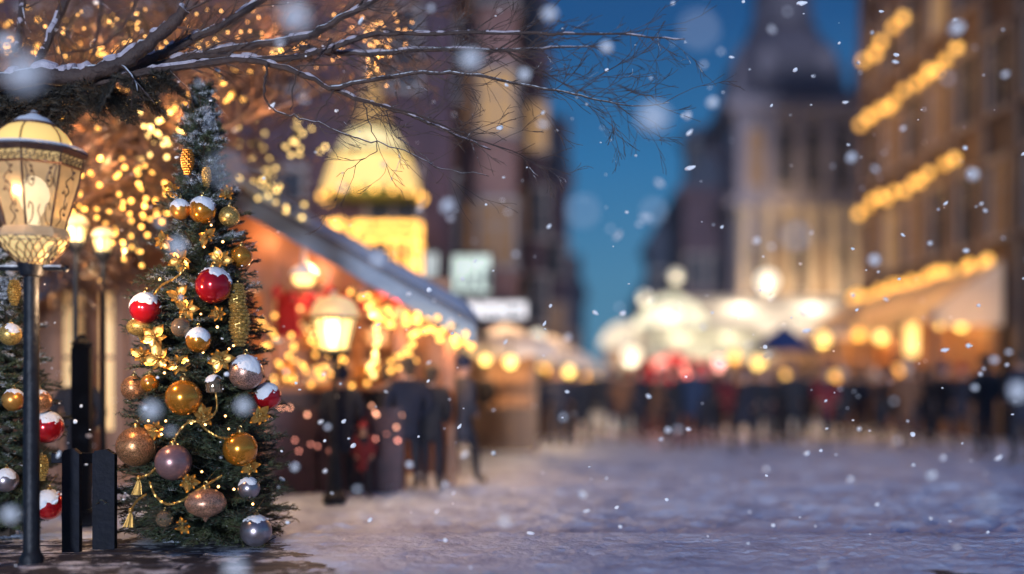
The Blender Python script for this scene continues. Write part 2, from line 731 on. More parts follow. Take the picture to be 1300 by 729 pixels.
# left side of the street, nearest first
building('tall mauve brick house behind the timber stall, its wall carrying the golden bell light', -22, X(572, 23), 23, 34, 17.0, mauve_brick,
         front=8, east=4, pl=.0, pd=.14, storey=3.6, first=4.4)
building('rose coloured stone house just right of the mauve brick house', X(560, 29), X(655, 28), 28, 38, 19.0, rose_stone,
         front=2, east=4, pl=.1, pd=.3, storey=3.6, first=4.6, wd=.9)
building('dark plum brick house with its roof sloping to the open sky over the street', X(640, 38), X(690, 38), 38, 47, 13.2, plum_brick,
         roof='gable', rh=5.0, front=2, east=4, pl=.05, pd=.2, wd=.9, name='town_house')
building('lower plum house beyond the others at the far end of the left side', X(680, 52), X(722, 52), 52, 64, 11.5, plum_brick,
         roof='gable', rh=3.4, front=1, east=4, pl=.1, pd=.2)
building('farthest small dark house on the left side, in the gap of the street', X(705, 80), X(742, 80), 80, 96, 8.0, navy_slate,
         roof='gable', rh=3.0, front=1, pl=.2, pd=.3)
# right side
building('low dark house at the far right end of the street gap', X(808, 88), X(846, 88), 88, 92, 7.5, navy_slate,
         roof='gable', rh=3.0, front=2, pl=.1, pd=.3)
building('navy gabled house with a long sloping roof left of the church tower', X(826, 66), X(874, 66), 66, 69, 9.8, navy_slate,
         roof='gable', rh=2.8, front=2, pl=.05, pd=.2)
building('tall dark blue slab house peeping over the wing of the church', X(876, 72), X(936, 72), 72, 75, 18.6, navy_slate,
         roof='flat', front=3, pl=.0, pd=.08)
building('brown gabled house against the left flank of the church tower', X(868, 58), X(928, 58), 58, 61, 12.0, plum_brick,
         roof='gable', rh=2.2, front=2, pl=.0, pd=.2)


def church():
    Y = 54.0
    s = Y / F
    x0, x1 = X(930, Y), X(1098, Y)
    cx = (x0 + x1) / 2
    hw = (x1 - x0) / 2
    t = thing('church', 'stone church tower with pilasters, arched windows and a stepped spire over the market', 'church', (cx, Y, 0))
    h1, h2 = Z(262, Y), Z(142, Y)
    b = MB()
    b.box(-hw, hw, 0, 7, -.1, h1)
    b.box(-hw * .96, hw * .96, .15, 6.8, h1 + .5, h2)
    b.build('wall', tower_stone, t, smooth=False)
    b = MB()
    b.box(-hw - .35, hw + .35, -.35, 7.3, h1 + .002, h1 + .498)
    b.build('cornice', tower_stone, t, smooth=False)
    b = MB()
    b.box(-hw - .4, hw + .4, -.4, 7.3, h2 + .002, h2 + .5)
    b.box(-hw - .15, hw + .15, -.1, 7.1, h2 + .5, h2 + .9)
    b.build('cornice', tower_stone, t, smooth=False)
    b = MB()
    b.box(-hw - .15, hw + .15, -.15, 7.1, 4.2, 4.5)
    b.build('cornice', tower_stone, t, smooth=False)
    col = MB()
    col.lathe([(.42, 0), (.42, .25), (.30, .4), (.27, h1 - 5.4), (.42, h1 - 5.1), (.42, h1 - 4.7)], n=12)
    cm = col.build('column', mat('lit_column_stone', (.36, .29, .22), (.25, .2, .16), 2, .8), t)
    cm.location = (-hw + .5, -.32, 4.6)
    for i in range(1, 6):
        c = cm.copy()
        COL.objects.link(c)
        c.location = (-hw + .5 + (2 * hw - 1) * i / 5, -.32, 4.6)
    for i in range(5):
        pb = MB()
        u = -hw * .96 + .35 + (2 * hw * .96 - .7) * i / 4
        pb.box(u - .3, u + .3, -.14, .15, h1 + .5, h2 - .002)
        pb.box(u - .42, u + .42, -.24, .15, h2 - .45, h2 - .05)
        pb.build('pilaster', tower_stone, t, smooth=False)
    for i in range(4):
        u = -hw * .96 + .35 + (2 * hw * .96 - .7) * (i + .5) / 4
        window(t, u, .15, h1 + 1.1, .85, 2.6, 'front', 'dim' if i == 0 else 'dark', True)
    for i in range(5):
        window(t, -hw + .5 + (2 * hw - 1) * (i + .5) / 5, 0, 5.2, .75, 3.0, 'front', 'dim' if i % 2 else 'dark', True)
    # stepped spire
    hs = h2 + .9
    prof = [(3.3, 0), (3.2, .5), (2.95, 1.0), (2.75, 2.2), (2.3, 3.3), (1.75, 4.0), (1.6, 4.2), (1.75, 4.4), (1.5, 4.6), (1.3, 6.2),
            (1.45, 6.4), (1.2, 6.6), (.9, 7.6), (.5, 9.3), (.15, 12.2), (.02, 13.5)]
    b = MB()
    b.lathe([(a_ * 1.18, c_) for a_, c_ in prof], (0, 3.4, hs), 8, ph=PI / 8)
    sp = b.build('spire', mat('spire_slate', (.10, .085, .11), (.06, .052, .075), 2, .65), t, smooth=False)
    for a in (-1, 1):
        d = MB()
        d.prism([(a * 1.55 - .45, hs + 1.0), (a * 1.55 + .45, hs + 1.0), (a * 1.55 + .45, hs + 2.1), (a * 1.55, hs + 2.7), (a * 1.55 - .45, hs + 2.1)], .3, 2)
        d.build('dormer', tower_stone, sp, smooth=False)
        p = MB()
        p.lathe([(.35, 0), (.35, .5), (.22, .6), (.2, 1.3), (.3, 1.4), (.05, 2.4), (.02, 2.8)], (a * (hw - .3), .2, hs), 8)
        p.build('pinnacle', tower_stone, t)
    # unseen flood lights added in front to warm the columns and tower
    for a in (-.7, 0, .7):
        lamp((cx + a * hw, Y - 2.4, 4.7), 800, (1, .72, .42))
    lamp((cx - 1, Y - 2.0, h1 + .6), 220, (1, .72, .42))


church()

right_row = building('long dark stone facade along the right edge with garlands of globe bulbs on its ledges', 12, 24, 20.5, 35.0, 19,
                     dark_stone, roof='flat', west=8, pl=.04, pd=.25, storey=3.1, first=5.0, wd=1.0, ht=1.8)
pil = MB()
for i in range(9):
    y = .2 + 14.1 * i / 8
    pil.box(-6.16, -6.002, y - .22, y + .22, 0, 18.6)
pil.build('pilaster', dark_stone, right_row, smooth=False)


# ------------------------------------------------------------------ strings of bulbs
BULB = {}


def bulb_obj(r, col, strength, parent, loc, name='bulb', seg=8):
    key = (round(r, 3), col, strength, name)
    if key not in BULB:
        m = MB()
        m.ball((0, 0, 0), r, seg)
        o = m.build(name, glow('bulb_glass_%02d' % len(BULB), col, strength))
        BULB[key] = o.data
        bpy.data.objects.remove(o)
    o = bpy.data.objects.new(name, BULB[key])
    COL.objects.link(o)
    o.parent = parent
    o.location = loc
    return o


AMBER = (1.0, .49, .10)
GOLD = (1.0, .66, .22)
CREAM = (1.0, .84, .62)
cable_m = mat('cable', (.02, .02, .02), (.012, .012, .012), 5, .6)


def string(label, pts, n, r, col=AMBER, strength=12, sag=0.0, jit=0.0, cat='string lights', name='light_string', group=None, cable=.008, lights=0, power=10, off=(0, -.05, -.05)):
    """bulbs along a polyline; the cable is a part, each bulb is a part"""
    pts = [Vector(p) for p in pts]
    L = [0]
    for a, b in zip(pts, pts[1:]):
        L.append(L[-1] + (b - a).length)

    def at(u):
        d = u * L[-1]
        for i in range(len(pts) - 1):
            if d <= L[i + 1] or i == len(pts) - 2:
                q = (d - L[i]) / max(1e-6, L[i + 1] - L[i])
                p = pts[i].lerp(pts[i + 1], q)
                p = p.copy()
                p.z -= sag * 4 * q * (1 - q)
                return p
    o0 = pts[0]
    t = thing(name, label, cat, o0, 0, group)
    cps, bl = [], []
    for k in range(n):
        p = at((k + .5) / n) - o0
        if jit:
            p = p + Vector((random.uniform(-jit, jit), random.uniform(-jit, jit), random.uniform(-jit, jit)))
        cps.append(p)
        bl.append(p)
    cps = [Vector((0, 0, 0))] + cps + [at(1) - o0]
    MB().tube(cps, cable, 4).build('cable', cable_m, t)
    for i, p in enumerate(bl):
        rr = r * (1, 1, .9, 1.12)[i % 4]
        bulb_obj(rr, col, strength * (1, .8, 1.15)[i % 3], t, p - Vector((0, 0, r + cable)))
    for k in range(lights):
        p = at((k + .5) / lights)
        lamp(p + Vector(off) - Vector((0, 0, r * 2)), power, (1, .56, .22))
    return t


# garlands on the ledges of the right-hand facade
FX = 11.7
string('topmost short run of amber globes on the right facade ledge', [(FX, 30.0, 12.5), (FX, 34.4, 12.1)], 5, .13, AMBER, 2.6, jit=.1, lights=1, power=60, off=(-1.3, -.5, .2))
string('long dense garland of amber globes on the upper ledge of the right facade', [(FX, 26.6, 10.2), (FX, 34.6, 10.15)], 13, .12, AMBER, 2.3, jit=.14, lights=4, power=52, off=(-1.5, -.6, .2))
string('middle garland of amber globes, below the long upper one on the right facade', [(FX, 26.8, 7.4), (FX, 34.8, 7.25)], 12, .12, AMBER, 2.3, jit=.14, lights=4, power=52, off=(-1.5, -.6, .2))


# ------------------------------------------------------------------ the golden bell light and window garland
def bell_light():
    Y = 22.4
    s = Y / F
    c = P(473, 250, Y)
    t = thing('bell_light', 'big golden bell-shaped light hanging on the mauve brick wall', 'light sculpture', c)
    W = 66 * s
    b = MB()
    b.lathe([(W * .93, 0), (W * .98, .10), (W * .94, .28), (W * .76, .86)], (0, 0, 0), 8, ph=PI / 8)
    b.build('lower_shade', glow('bell_gold_glass', (1.0, .60, .19), .95), t, smooth=False)
    b = MB()
    b.lathe([(W * .68, .93), (W * .63, 1.10), (W * .42, 1.42)], (0, 0, 0), 8, ph=PI / 8)
    b.build('upper_shade', glow('bell_pale_glass', (1.0, .70, .32), .75), t, smooth=False)
    b = MB()
    b.lathe([(W * .38, 1.45), (W * .34, 1.75), (W * .20, 2.2), (W * .09, 2.6), (.02, 3.1)], (0, 0, 0), 8, ph=PI / 8)
    b.build('finial', mat('lit_brass', (.55, .33, .10), (.4, .22, .07), 5, .35, .3, emit=(1, .55, .2), estr=.28), t, smooth=False)  # emission paints the lit gold look onto the brass
    b = MB()
    for z, r in ((0, W * .96), (.87, W * .78), (1.43, W * .44)):
        b.lathe([(r, z - .03), (r + .05, z), (r, z + .05)], (0, 0, 0), 8, ph=PI / 8)
    b.box(-.04, .04, .0, .6, 1.9, 1.98)
    b.build('frame', mat('green_trim', (.10, .14, .04), (.06, .1, .03), 5, .5), t, smooth=False)
    for k in range(18):
        a = 2 * PI * k / 18
        bulb_obj(.055, AMBER, 4, t, (math.cos(a) * W * .98, math.sin(a) * W * .98, -.02))
    lamp(c + Vector((0, -.9, -.5)), 30, (1, .6, .2))


bell_light()
Yg = 22.85
string('doorway garland of amber globes outlining a frame under the golden bell light',
       [P(448, 372, Yg), P(448, 280, Yg), P(532, 280, Yg), P(532, 400, Yg)], 34, .085, AMBER, 3)
string('inner row of amber globes inside the outlined frame under the bell light',
       [P(456, 296, Yg), P(524, 296, Yg), P(520, 385, Yg)], 18, .085, AMBER, 3)
string('amber globes in two upright rows inside the outlined frame', [P(470, 300, Yg), P(470, 345, Yg), P(496, 345, Yg), P(496, 300, Yg), P(508, 300, Yg), P(508, 380, Yg)], 30, .07, AMBER, 2.4)
string('short loop of amber globes left of the outlined frame under the bell light',
       [P(405, 282, Yg), P(432, 278, Yg), P(428, 300, Yg), P(408, 292, Yg)], 9, .085, AMBER, 3.5)


# lit shop windows on the ground floor at the street corner
def shop_window(label, p0, p1, Y, colr, st):
    a, b = P(p0[0], p1[1], Y), P(p1[0], p0[1], Y)
    t = thing('shop_window', label, 'shop window', ((a.x + b.x) / 2, Y, a.z))
    hw, h = (b.x - a.x) / 2, b.z - a.z
    f = MB()
    f.box(-hw - .06, -hw, -.2, .05, -.06, h + .06)
    f.box(hw, hw + .06, -.2, .05, -.06, h + .06)
    f.box(-hw, hw, -.2, .05, -.06, 0)
    f.box(-hw, hw, -.2, .05, h, h + .06)
    f.build('frame', iron_m, t, smooth=False)
    g = MB()
    g.box(-hw, hw, -.1, .0, 0, h)
    gp = g.build('pane', glow('shop_glass_' + str(len(bpy.data.materials)), colr, st), t, smooth=False)
    m = MB()
    for k in range(1, 3):
        m.box(-hw + 2 * hw * k / 3 - .02, -hw + 2 * hw * k / 3 + .02, -.13, -.102, 0, h)
    for i in range(3):
        m.bevbox(-hw + .15 + i * hw * .65, -hw + .15 + i * hw * .65 + hw * .3, -.17, -.132, .08, h * (.35 + .15 * i), .02)
    m.build('display', mat('green_display', (.12, .2, .16), (.06, .1, .1), 6, .5), t, smooth=False)


shop_window('pale green lit shop window at the corner behind the stall roof', (575, 325), (622, 372), 22.6, (.72, .85, .68), .62)
shop_window('narrow white lit shop window left of the pale green one', (540, 322), (556, 368), 22.6, (.85, .92, .9), .85)
shop_window('long white lit fascia box over the white stalls', (580, 384), (668, 404), 21.8, (1.0, .86, .8), .75)


# ================================================================== MARKET STALLS
canvas = {}
PW = .36


def canvas_mat(name, col, trans=.5):
    if name in canvas:
        return canvas[name]
    m, t, b = _base(name)
    N, L = t.nodes, t.links
    n = N.new('ShaderNodeTexNoise')
    n.inputs['Scale'].default_value = 2.5
    mx = N.new('ShaderNodeMix')
    mx.data_type = 'RGBA'
    mx.inputs['A'].default_value = (*[c * .75 for c in col], 1)
    mx.inputs['B'].default_value = (*col, 1)
    L.new(n.outputs[0], mx.inputs['Factor'])
    df = N.new('ShaderNodeBsdfDiffuse')
    tr = N.new('ShaderNodeBsdfTranslucent')
    L.new(mx.outputs['Result'], df.inputs[0])
    L.new(mx.outputs['Result'], tr.inputs[0])
    ms = N.new('ShaderNodeMixShader')
    ms.inputs[0].default_value = trans
    L.new(df.outputs[0], ms.inputs[1])
    L.new(tr.outputs[0], ms.inputs[2])
    L.new(ms.outputs[0], N['Material Output'].inputs[0])
    canvas[name] = m
    return m


def stall(label, x0, x1, Y, depth, eave, peak, cm, shape='hip', wood=None, power=60, lc=(1, .62, .3), cat='market stall', group=None, front=True, val=.28):
    wood = wood or timber_m
    cx, hw = (x0 + x1) / 2, (x1 - x0) / 2
    t = thing('market_stall', label, cat, (cx, Y, 0), 0, group)
    for sx in (-1, 1):
        for yy in (.12, depth - .12):
            p = MB()
            p.bevbox(sx * (hw - .16) - .05, sx * (hw - .16) + .05, yy - .05, yy + .05, 0, eave + .02, .008)
            p.build('post', wood, t, smooth=False)
    r = MB()
    o = .22
    if shape == 'hip':
        r.add([(-hw - o, -o, eave), (hw + o, -o, eave), (hw + o, depth + o, eave), (-hw - o, depth + o, eave), (0, depth / 2, peak)],
              [(0, 1, 4), (1, 2, 4), (2, 3, 4), (3, 0, 4)])
    elif shape == 'dome':
        n = 24
        pr = [(1.0, 0), (.94, .22), (.80, .5), (.55, .75), (.28, .9), (.03, 1)]
        vs, fs = [], []
        for q, zz in pr:
            for k in range(n):
                a = 2 * PI * k / n
                vs.append(((hw + o) * q * math.cos(a), depth / 2 + (depth / 2 + o) * q * math.sin(a), eave + (peak - eave) * zz))
        for i in range(len(pr) - 1):
            for k in range(n):
                j = (k + 1) % n
                fs.append((i * n + k, i * n + j, i * n + n + j, i * n + n + k))
        r.add(vs, fs)
    else:   # a lean-to, high at the back
        r.add([(-hw - o, -o, eave), (hw + o, -o, eave), (hw + o, depth + o, peak), (-hw - o, depth + o, peak)], [(0, 1, 2, 3)])
    rf = r.build('roof', cm, t)
    v = MB()
    n = max(4, int(hw * 6))
    vs = []
    for i in range(n * 3 + 1):
        u = i / (n * 3)
        dz = val * (.72 + .28 * abs(math.sin(u * n * PI)))
        x = -hw - o + (2 * hw + 2 * o) * u
        vs += [(x, -o - .004, eave + .01), (x, -o - .012, eave - dz)]
    v.add(vs, [(2 * i, 2 * i + 1, 2 * i + 3, 2 * i + 2) for i in range(n * 3)])
    v.build('valance', cm, rf)
    if front:
        c = MB()
        c.bevbox(-hw + .1, hw - .1, .2, .75, .86, .93, .01)
        c.build('counter', wood, t, smooth=False)
        c = MB()
        k = int(2 * hw / .16)
        for i in range(k):
            x = -hw + .2 + (2 * hw - .4) * i / k
            c.box(x, x + (2 * hw - .4) / k - .012, .26, .29, .04, .858)
        c.build('front_boards', wood, t, smooth=False)
        c = MB()
        c.box(-hw + .12, hw - .12, depth - .3, depth - .26, .0, eave - .05)
        for z in (.9, 1.35, 1.8):
            if z < eave - .3:
                c.box(-hw + .2, hw - .2, depth - .55, depth - .302, z, z + .03)
        c.build('back_shelves', wood, t, smooth=False)
    for k in (-.45, .45):
        lamp((cx + k * hw, Y + depth * .42, eave - .12), power * PW, lc)
    return t


white_canvas = canvas_mat('white_canvas', (.80, .74, .72), .35)
cream_canvas = canvas_mat('cream_canvas', (.82, .76, .66), .6)
green_canvas = canvas_mat('pale_green_canvas', (.76, .78, .66), .6)
red_canvas = canvas_mat('red_canvas', (.62, .03, .05), .5)
beige_canvas = canvas_mat('beige_canvas', (.74, .62, .52), .5)

stall('white-roofed stall nearest the timber chalet on the left row', X(590, 19.5), X(690, 19.5), 19.5, 2.4, Z(438, 19.5), Z(410, 20.5), white_canvas, 'hip', power=190)
stall('second white-roofed stall on the left row, farther up the street', X(662, 25), X(738, 25), 25, 2.6, Z(454, 25), Z(424, 26), white_canvas, 'hip', power=190)
stall('third small white-roofed stall at the far end of the left row', X(706, 33), X(752, 33), 33, 2.6, Z(464, 33), Z(440, 34), white_canvas, 'hip', power=190)

stall('round-topped pale green tent glowing beside the street gap', X(818, 35), X(902, 35), 35, 2.6, Z(418, 35), Z(370, 36), green_canvas, 'dome', power=230, lc=(1, .88, .68), front=False)
stall('small glowing cream tent left of the round green one', X(772, 40), X(822, 40), 40, 2.6, Z(436, 40), Z(408, 41), cream_canvas, 'dome', power=140, lc=(1, .88, .68))
stall('long cream canopy glowing under the church columns', X(892, 36), X(1098, 36), 36, 2.8, Z(402, 36), Z(376, 38.8), cream_canvas, 'lean', power=400, lc=(1, .88, .70), val=.75)
stall('lower pale green canopy hung in front of the long cream one', X(830, 31), X(972, 31), 31, 2.2, Z(440, 31), Z(412, 33), green_canvas, 'lean', power=160, lc=(1, .86, .6), val=.45)
stall('small stall with a glowing red roof among the crowd', X(812, 27.5), X(912, 27.5), 27.5, 2.0, Z(474, 27.5), Z(446, 28.5), red_canvas, 'hip', power=110, lc=(1, .4, .25))
stall('timber stall under a cream roof at the middle of the right side', X(1060, 31), X(1150, 31), 31, 2.2, Z(420, 31), Z(398, 32), beige_canvas, 'hip', power=110, lc=(1, .55, .2))


def parasol():
    Y = 27.0
    c = P(995, 440, Y)
    t = thing('parasol', 'dark blue parasol standing open among the right-hand stalls', 'parasol', (c.x, Y, 0))
    MB().tube([(0, 0, 0), (0, 0, Z(410, Y) - .03)], .03, 8).build('pole', iron_m, t)
    m = MB()
    r, ez, pz = 46 * Y / F, Z(446, Y), Z(412, Y)
    n = 8
    vs = [(0, 0, pz)]
    for k in range(n):
        a = 2 * PI * k / n
        vs.append((r * math.cos(a), r * math.sin(a), ez))
        vs.append((r * .93 * math.cos(a + PI / n), r * .93 * math.sin(a + PI / n), ez + .03))
    m.add(vs, [(0, 1 + i, 1 + (i + 1) % (2 * n)) for i in range(2 * n)])
    m.build('canopy', canvas_mat('navy_canvas', (.03, .06, .20), .2), t, smooth=False)
    m = MB()
    m.lathe([(.3, 0), (.3, .06), (.08, .1), (.06, .3)], n=12)
    m.build('base', iron_m, t)


parasol()


def awning():
    # a long sloping market roof leaning on the right-hand facade
    t = thing('market_awning', 'long beige awning leaning on the right facade over an orange-lit stall front', 'awning', (12, 24.6, 0))
    L = 10.6
    m = MB()
    m.add([(-1.9, 0, 3.15), (-.2, 0, 4.35), (-.2, L, 4.35), (-1.9, L, 3.15)], [(0, 1, 2, 3)])
    m.add([(-1.9, -.01, 3.13), (-1.9, -.01, 2.75), (-.2, -.01, 2.75), (-.2, -.01, 4.33)], [(0, 1, 2, 3)])
    m.build('roof', beige_canvas, t, smooth=False)
    m = MB()
    n = 60
    vs = []
    for i in range(n + 1):
        dz = .25 + .08 * abs(math.sin(i * PI / 2))
        vs += [(-1.91, L * i / n, 3.14), (-1.92, L * i / n, 3.14 - dz)]
    m.add(vs, [(2 * i, 2 * i + 1, 2 * i + 3, 2 * i + 2) for i in range(n)])
    m.build('valance', beige_canvas, t, smooth=False)
    for k in range(5):
        p = MB()
        p.bevbox(-1.82, -1.72, .1 + (L - .3) * k / 4, .2 + (L - .3) * k / 4, 0, 3.12, .01)
        p.build('post', dark_timber_m, t, smooth=False)
    m = MB()
    for i in range(64):
        y = .1 + i * .16
        m.box(-.9, -.86, y, y + .147, .03, 1.0)
    m.bevbox(-1.0, -.4, .1, L - .2, 1.01, 1.08, .01)
    m.box(-.3, -.25, .1, L - .2, 0, 4.2)
    for i in range(9):
        m.box(-.34, -.302, .3 + i * 1.2, .5 + i * 1.2, 1.1, 4.0)
    m.build('stall_front', mat('orange_boards', (.36, .15, .05), (.16, .06, .025), 3, .6), t, smooth=False)
    for k in range(5):
        lamp((10.75, 25.5 + 2.1 * k, 2.95), 42, (1, .52, .16))
        lamp((11.2, 25.5 + 2.1 * k, 4.75), 9, (1, .6, .28))


awning()
string('garland of amber globes along the top of the beige awning', [(11.55, 24.7, 4.55), (11.55, 35.2, 4.3)], 22, .12, AMBER, 2.2, jit=.12, lights=0)


# hanging globe lamps that glow between the stalls (px, py, distance, radius, colour, strength, words)
PINK = (1.0, .30, .22)
GL = [(963, 460, 29, .17, GOLD, 6, 'gold globe lamp hanging left of the dark blue parasol pole'),
      (1005, 432, 30, .15, GOLD, 6, 'gold globe lamp shining above the dark blue parasol'),
      (1045, 430, 29, .18, GOLD, 6, 'gold globe lamp right of the dark blue parasol'),
      (1090, 424, 29, .14, AMBER, 5, 'dimmer amber globe lamp halfway between the parasol and the tall tube lamp'),
      (1118, 428, 28, .15, GOLD, 6, 'gold globe lamp just left of the tall tube lamp'),
      (1193, 408, 26, .15, GOLD, 7, 'left globe lamp of the bright pair under the beige awning'),
      (1220, 411, 26, .15, GOLD, 7, 'right globe lamp of the bright pair under the beige awning'),
      (995, 478, 26, .14, AMBER, 6, 'low amber globe lamp above the crowd under the parasol'),
      (1060, 478, 26, .13, AMBER, 4, 'low faint amber globe lamp right of the parasol pole'),
      (974, 357, 44, .42, CREAM, 5, 'big cream globe lamp at the foot of the church columns'),
      (858, 350, 40, .22, CREAM, 2.2, 'faint cream globe lamp above the round green tent'),
      (818, 378, 40, .20, CREAM, 2.0, 'faint cream globe lamp at the left shoulder of the round green tent'),
      (848, 405, 34, .45, CREAM, 3.2, 'bright cream globe lamp inside the round green tent'),
      (802, 452, 33, .30, CREAM, 3.5, 'cream globe lamp at the entrance of the small cream tent'),
      (840, 463, 26.8, .22, PINK, 4, 'left red paper lamp of the red-roofed stall'),
      (872, 470, 26.6, .20, PINK, 5, 'middle red paper lamp of the red-roofed stall'),
      (912, 462, 26.4, .19, (1, .45, .35), 6, 'pale pink lamp at the right end of the red-roofed stall'),
      (906, 486, 26.2, .16, (1, .36, .12), 5, 'low orange lamp under the pale pink one at the red-roofed stall'),
      (590, 454, 18.6, .10, GOLD, 8, 'first globe lamp under the eaves of the nearest white-roofed stall'),
      (616, 456, 18.7, .09, GOLD, 8, 'second globe lamp under the eaves of the nearest white-roofed stall'),
      (648, 459, 18.8, .11, GOLD, 8, 'third globe lamp under the eaves of the nearest white-roofed stall'),
      (689, 470, 24, .12, AMBER, 8, 'left lamp under the second white-roofed stall'),
      (722, 471, 24, .12, GOLD, 7, 'right lamp under the second white-roofed stall'),
      (741, 478, 30, .12, AMBER, 7, 'small amber lamp under the third white-roofed stall'),
      (757, 482, 32, .13, AMBER, 5, 'small amber lamp at the mouth of the street gap'),
      (778, 470, 34, .16, CREAM, 4, 'small cream lamp left of the small cream tent'),
      (682, 428, 22, .16, CREAM, 3, 'cream lamp over the valley between two white stall roofs'),
      (932, 452, 30, .15, AMBER, 5, 'amber globe lamp between the red roof and the parasol'),
      (1140, 470, 27, .12, AMBER, 4, 'small amber globe lamp below the tall tube lamp')]
for px, py, Y, r, c_, st, lab in GL:
    p = P(px, py, Y)
    t = thing('globe_lamp', lab, 'globe lamp', p, 0, 'globe lamps glowing between the market stalls')
    bulb_obj(r, c_, st * .36, t, (0, 0, 0), 'globe', 12)
    m = MB()
    m.tube([(0, 0, r), (0, 0, r + .45)], .012, 5)
    m.lathe([(.03, 0), (r * .45, .01), (r * .3, .06), (.02, .09)], (0, 0, r * .94), 10)
    m.build('cord', iron_m, t)
    lamp(p + Vector((0, -.1, -r - .05)), 5 * (r / .12), c_)
t = thing('tube_lamp', 'tall bright tube lamp standing left of the pair of globe lamps', 'tube lamp', P(1157, 452, 27), 0)
m = MB()
m.lathe([(.05, 0), (.16, .05), (.17, .75), (.13, .85), (.05, .9)], n=12)
m.build('glass', glow('tube_glass', GOLD, 1.8), t)
m = MB()
m.tube([(0, 0, 0), (0, 0, -2.08)], .035, 6)
m.lathe([(.19, 0), (.19, .05), (.03, .16)], (0, 0, .89), 12)
m.build('stand', iron_m, t)


# ================================================================== THE TIMBER CHALET STALL ON THE LEFT
CY = 13.6
orange_wood = mat('orange_timber', (.33, .14, .06), (.15, .06, .03), 3.5, .55, bump=.3, stretch=(1, 1, .2))


def cx_(px):
    return X(px, CY)


def cz_(py):
    return Z(py, CY)


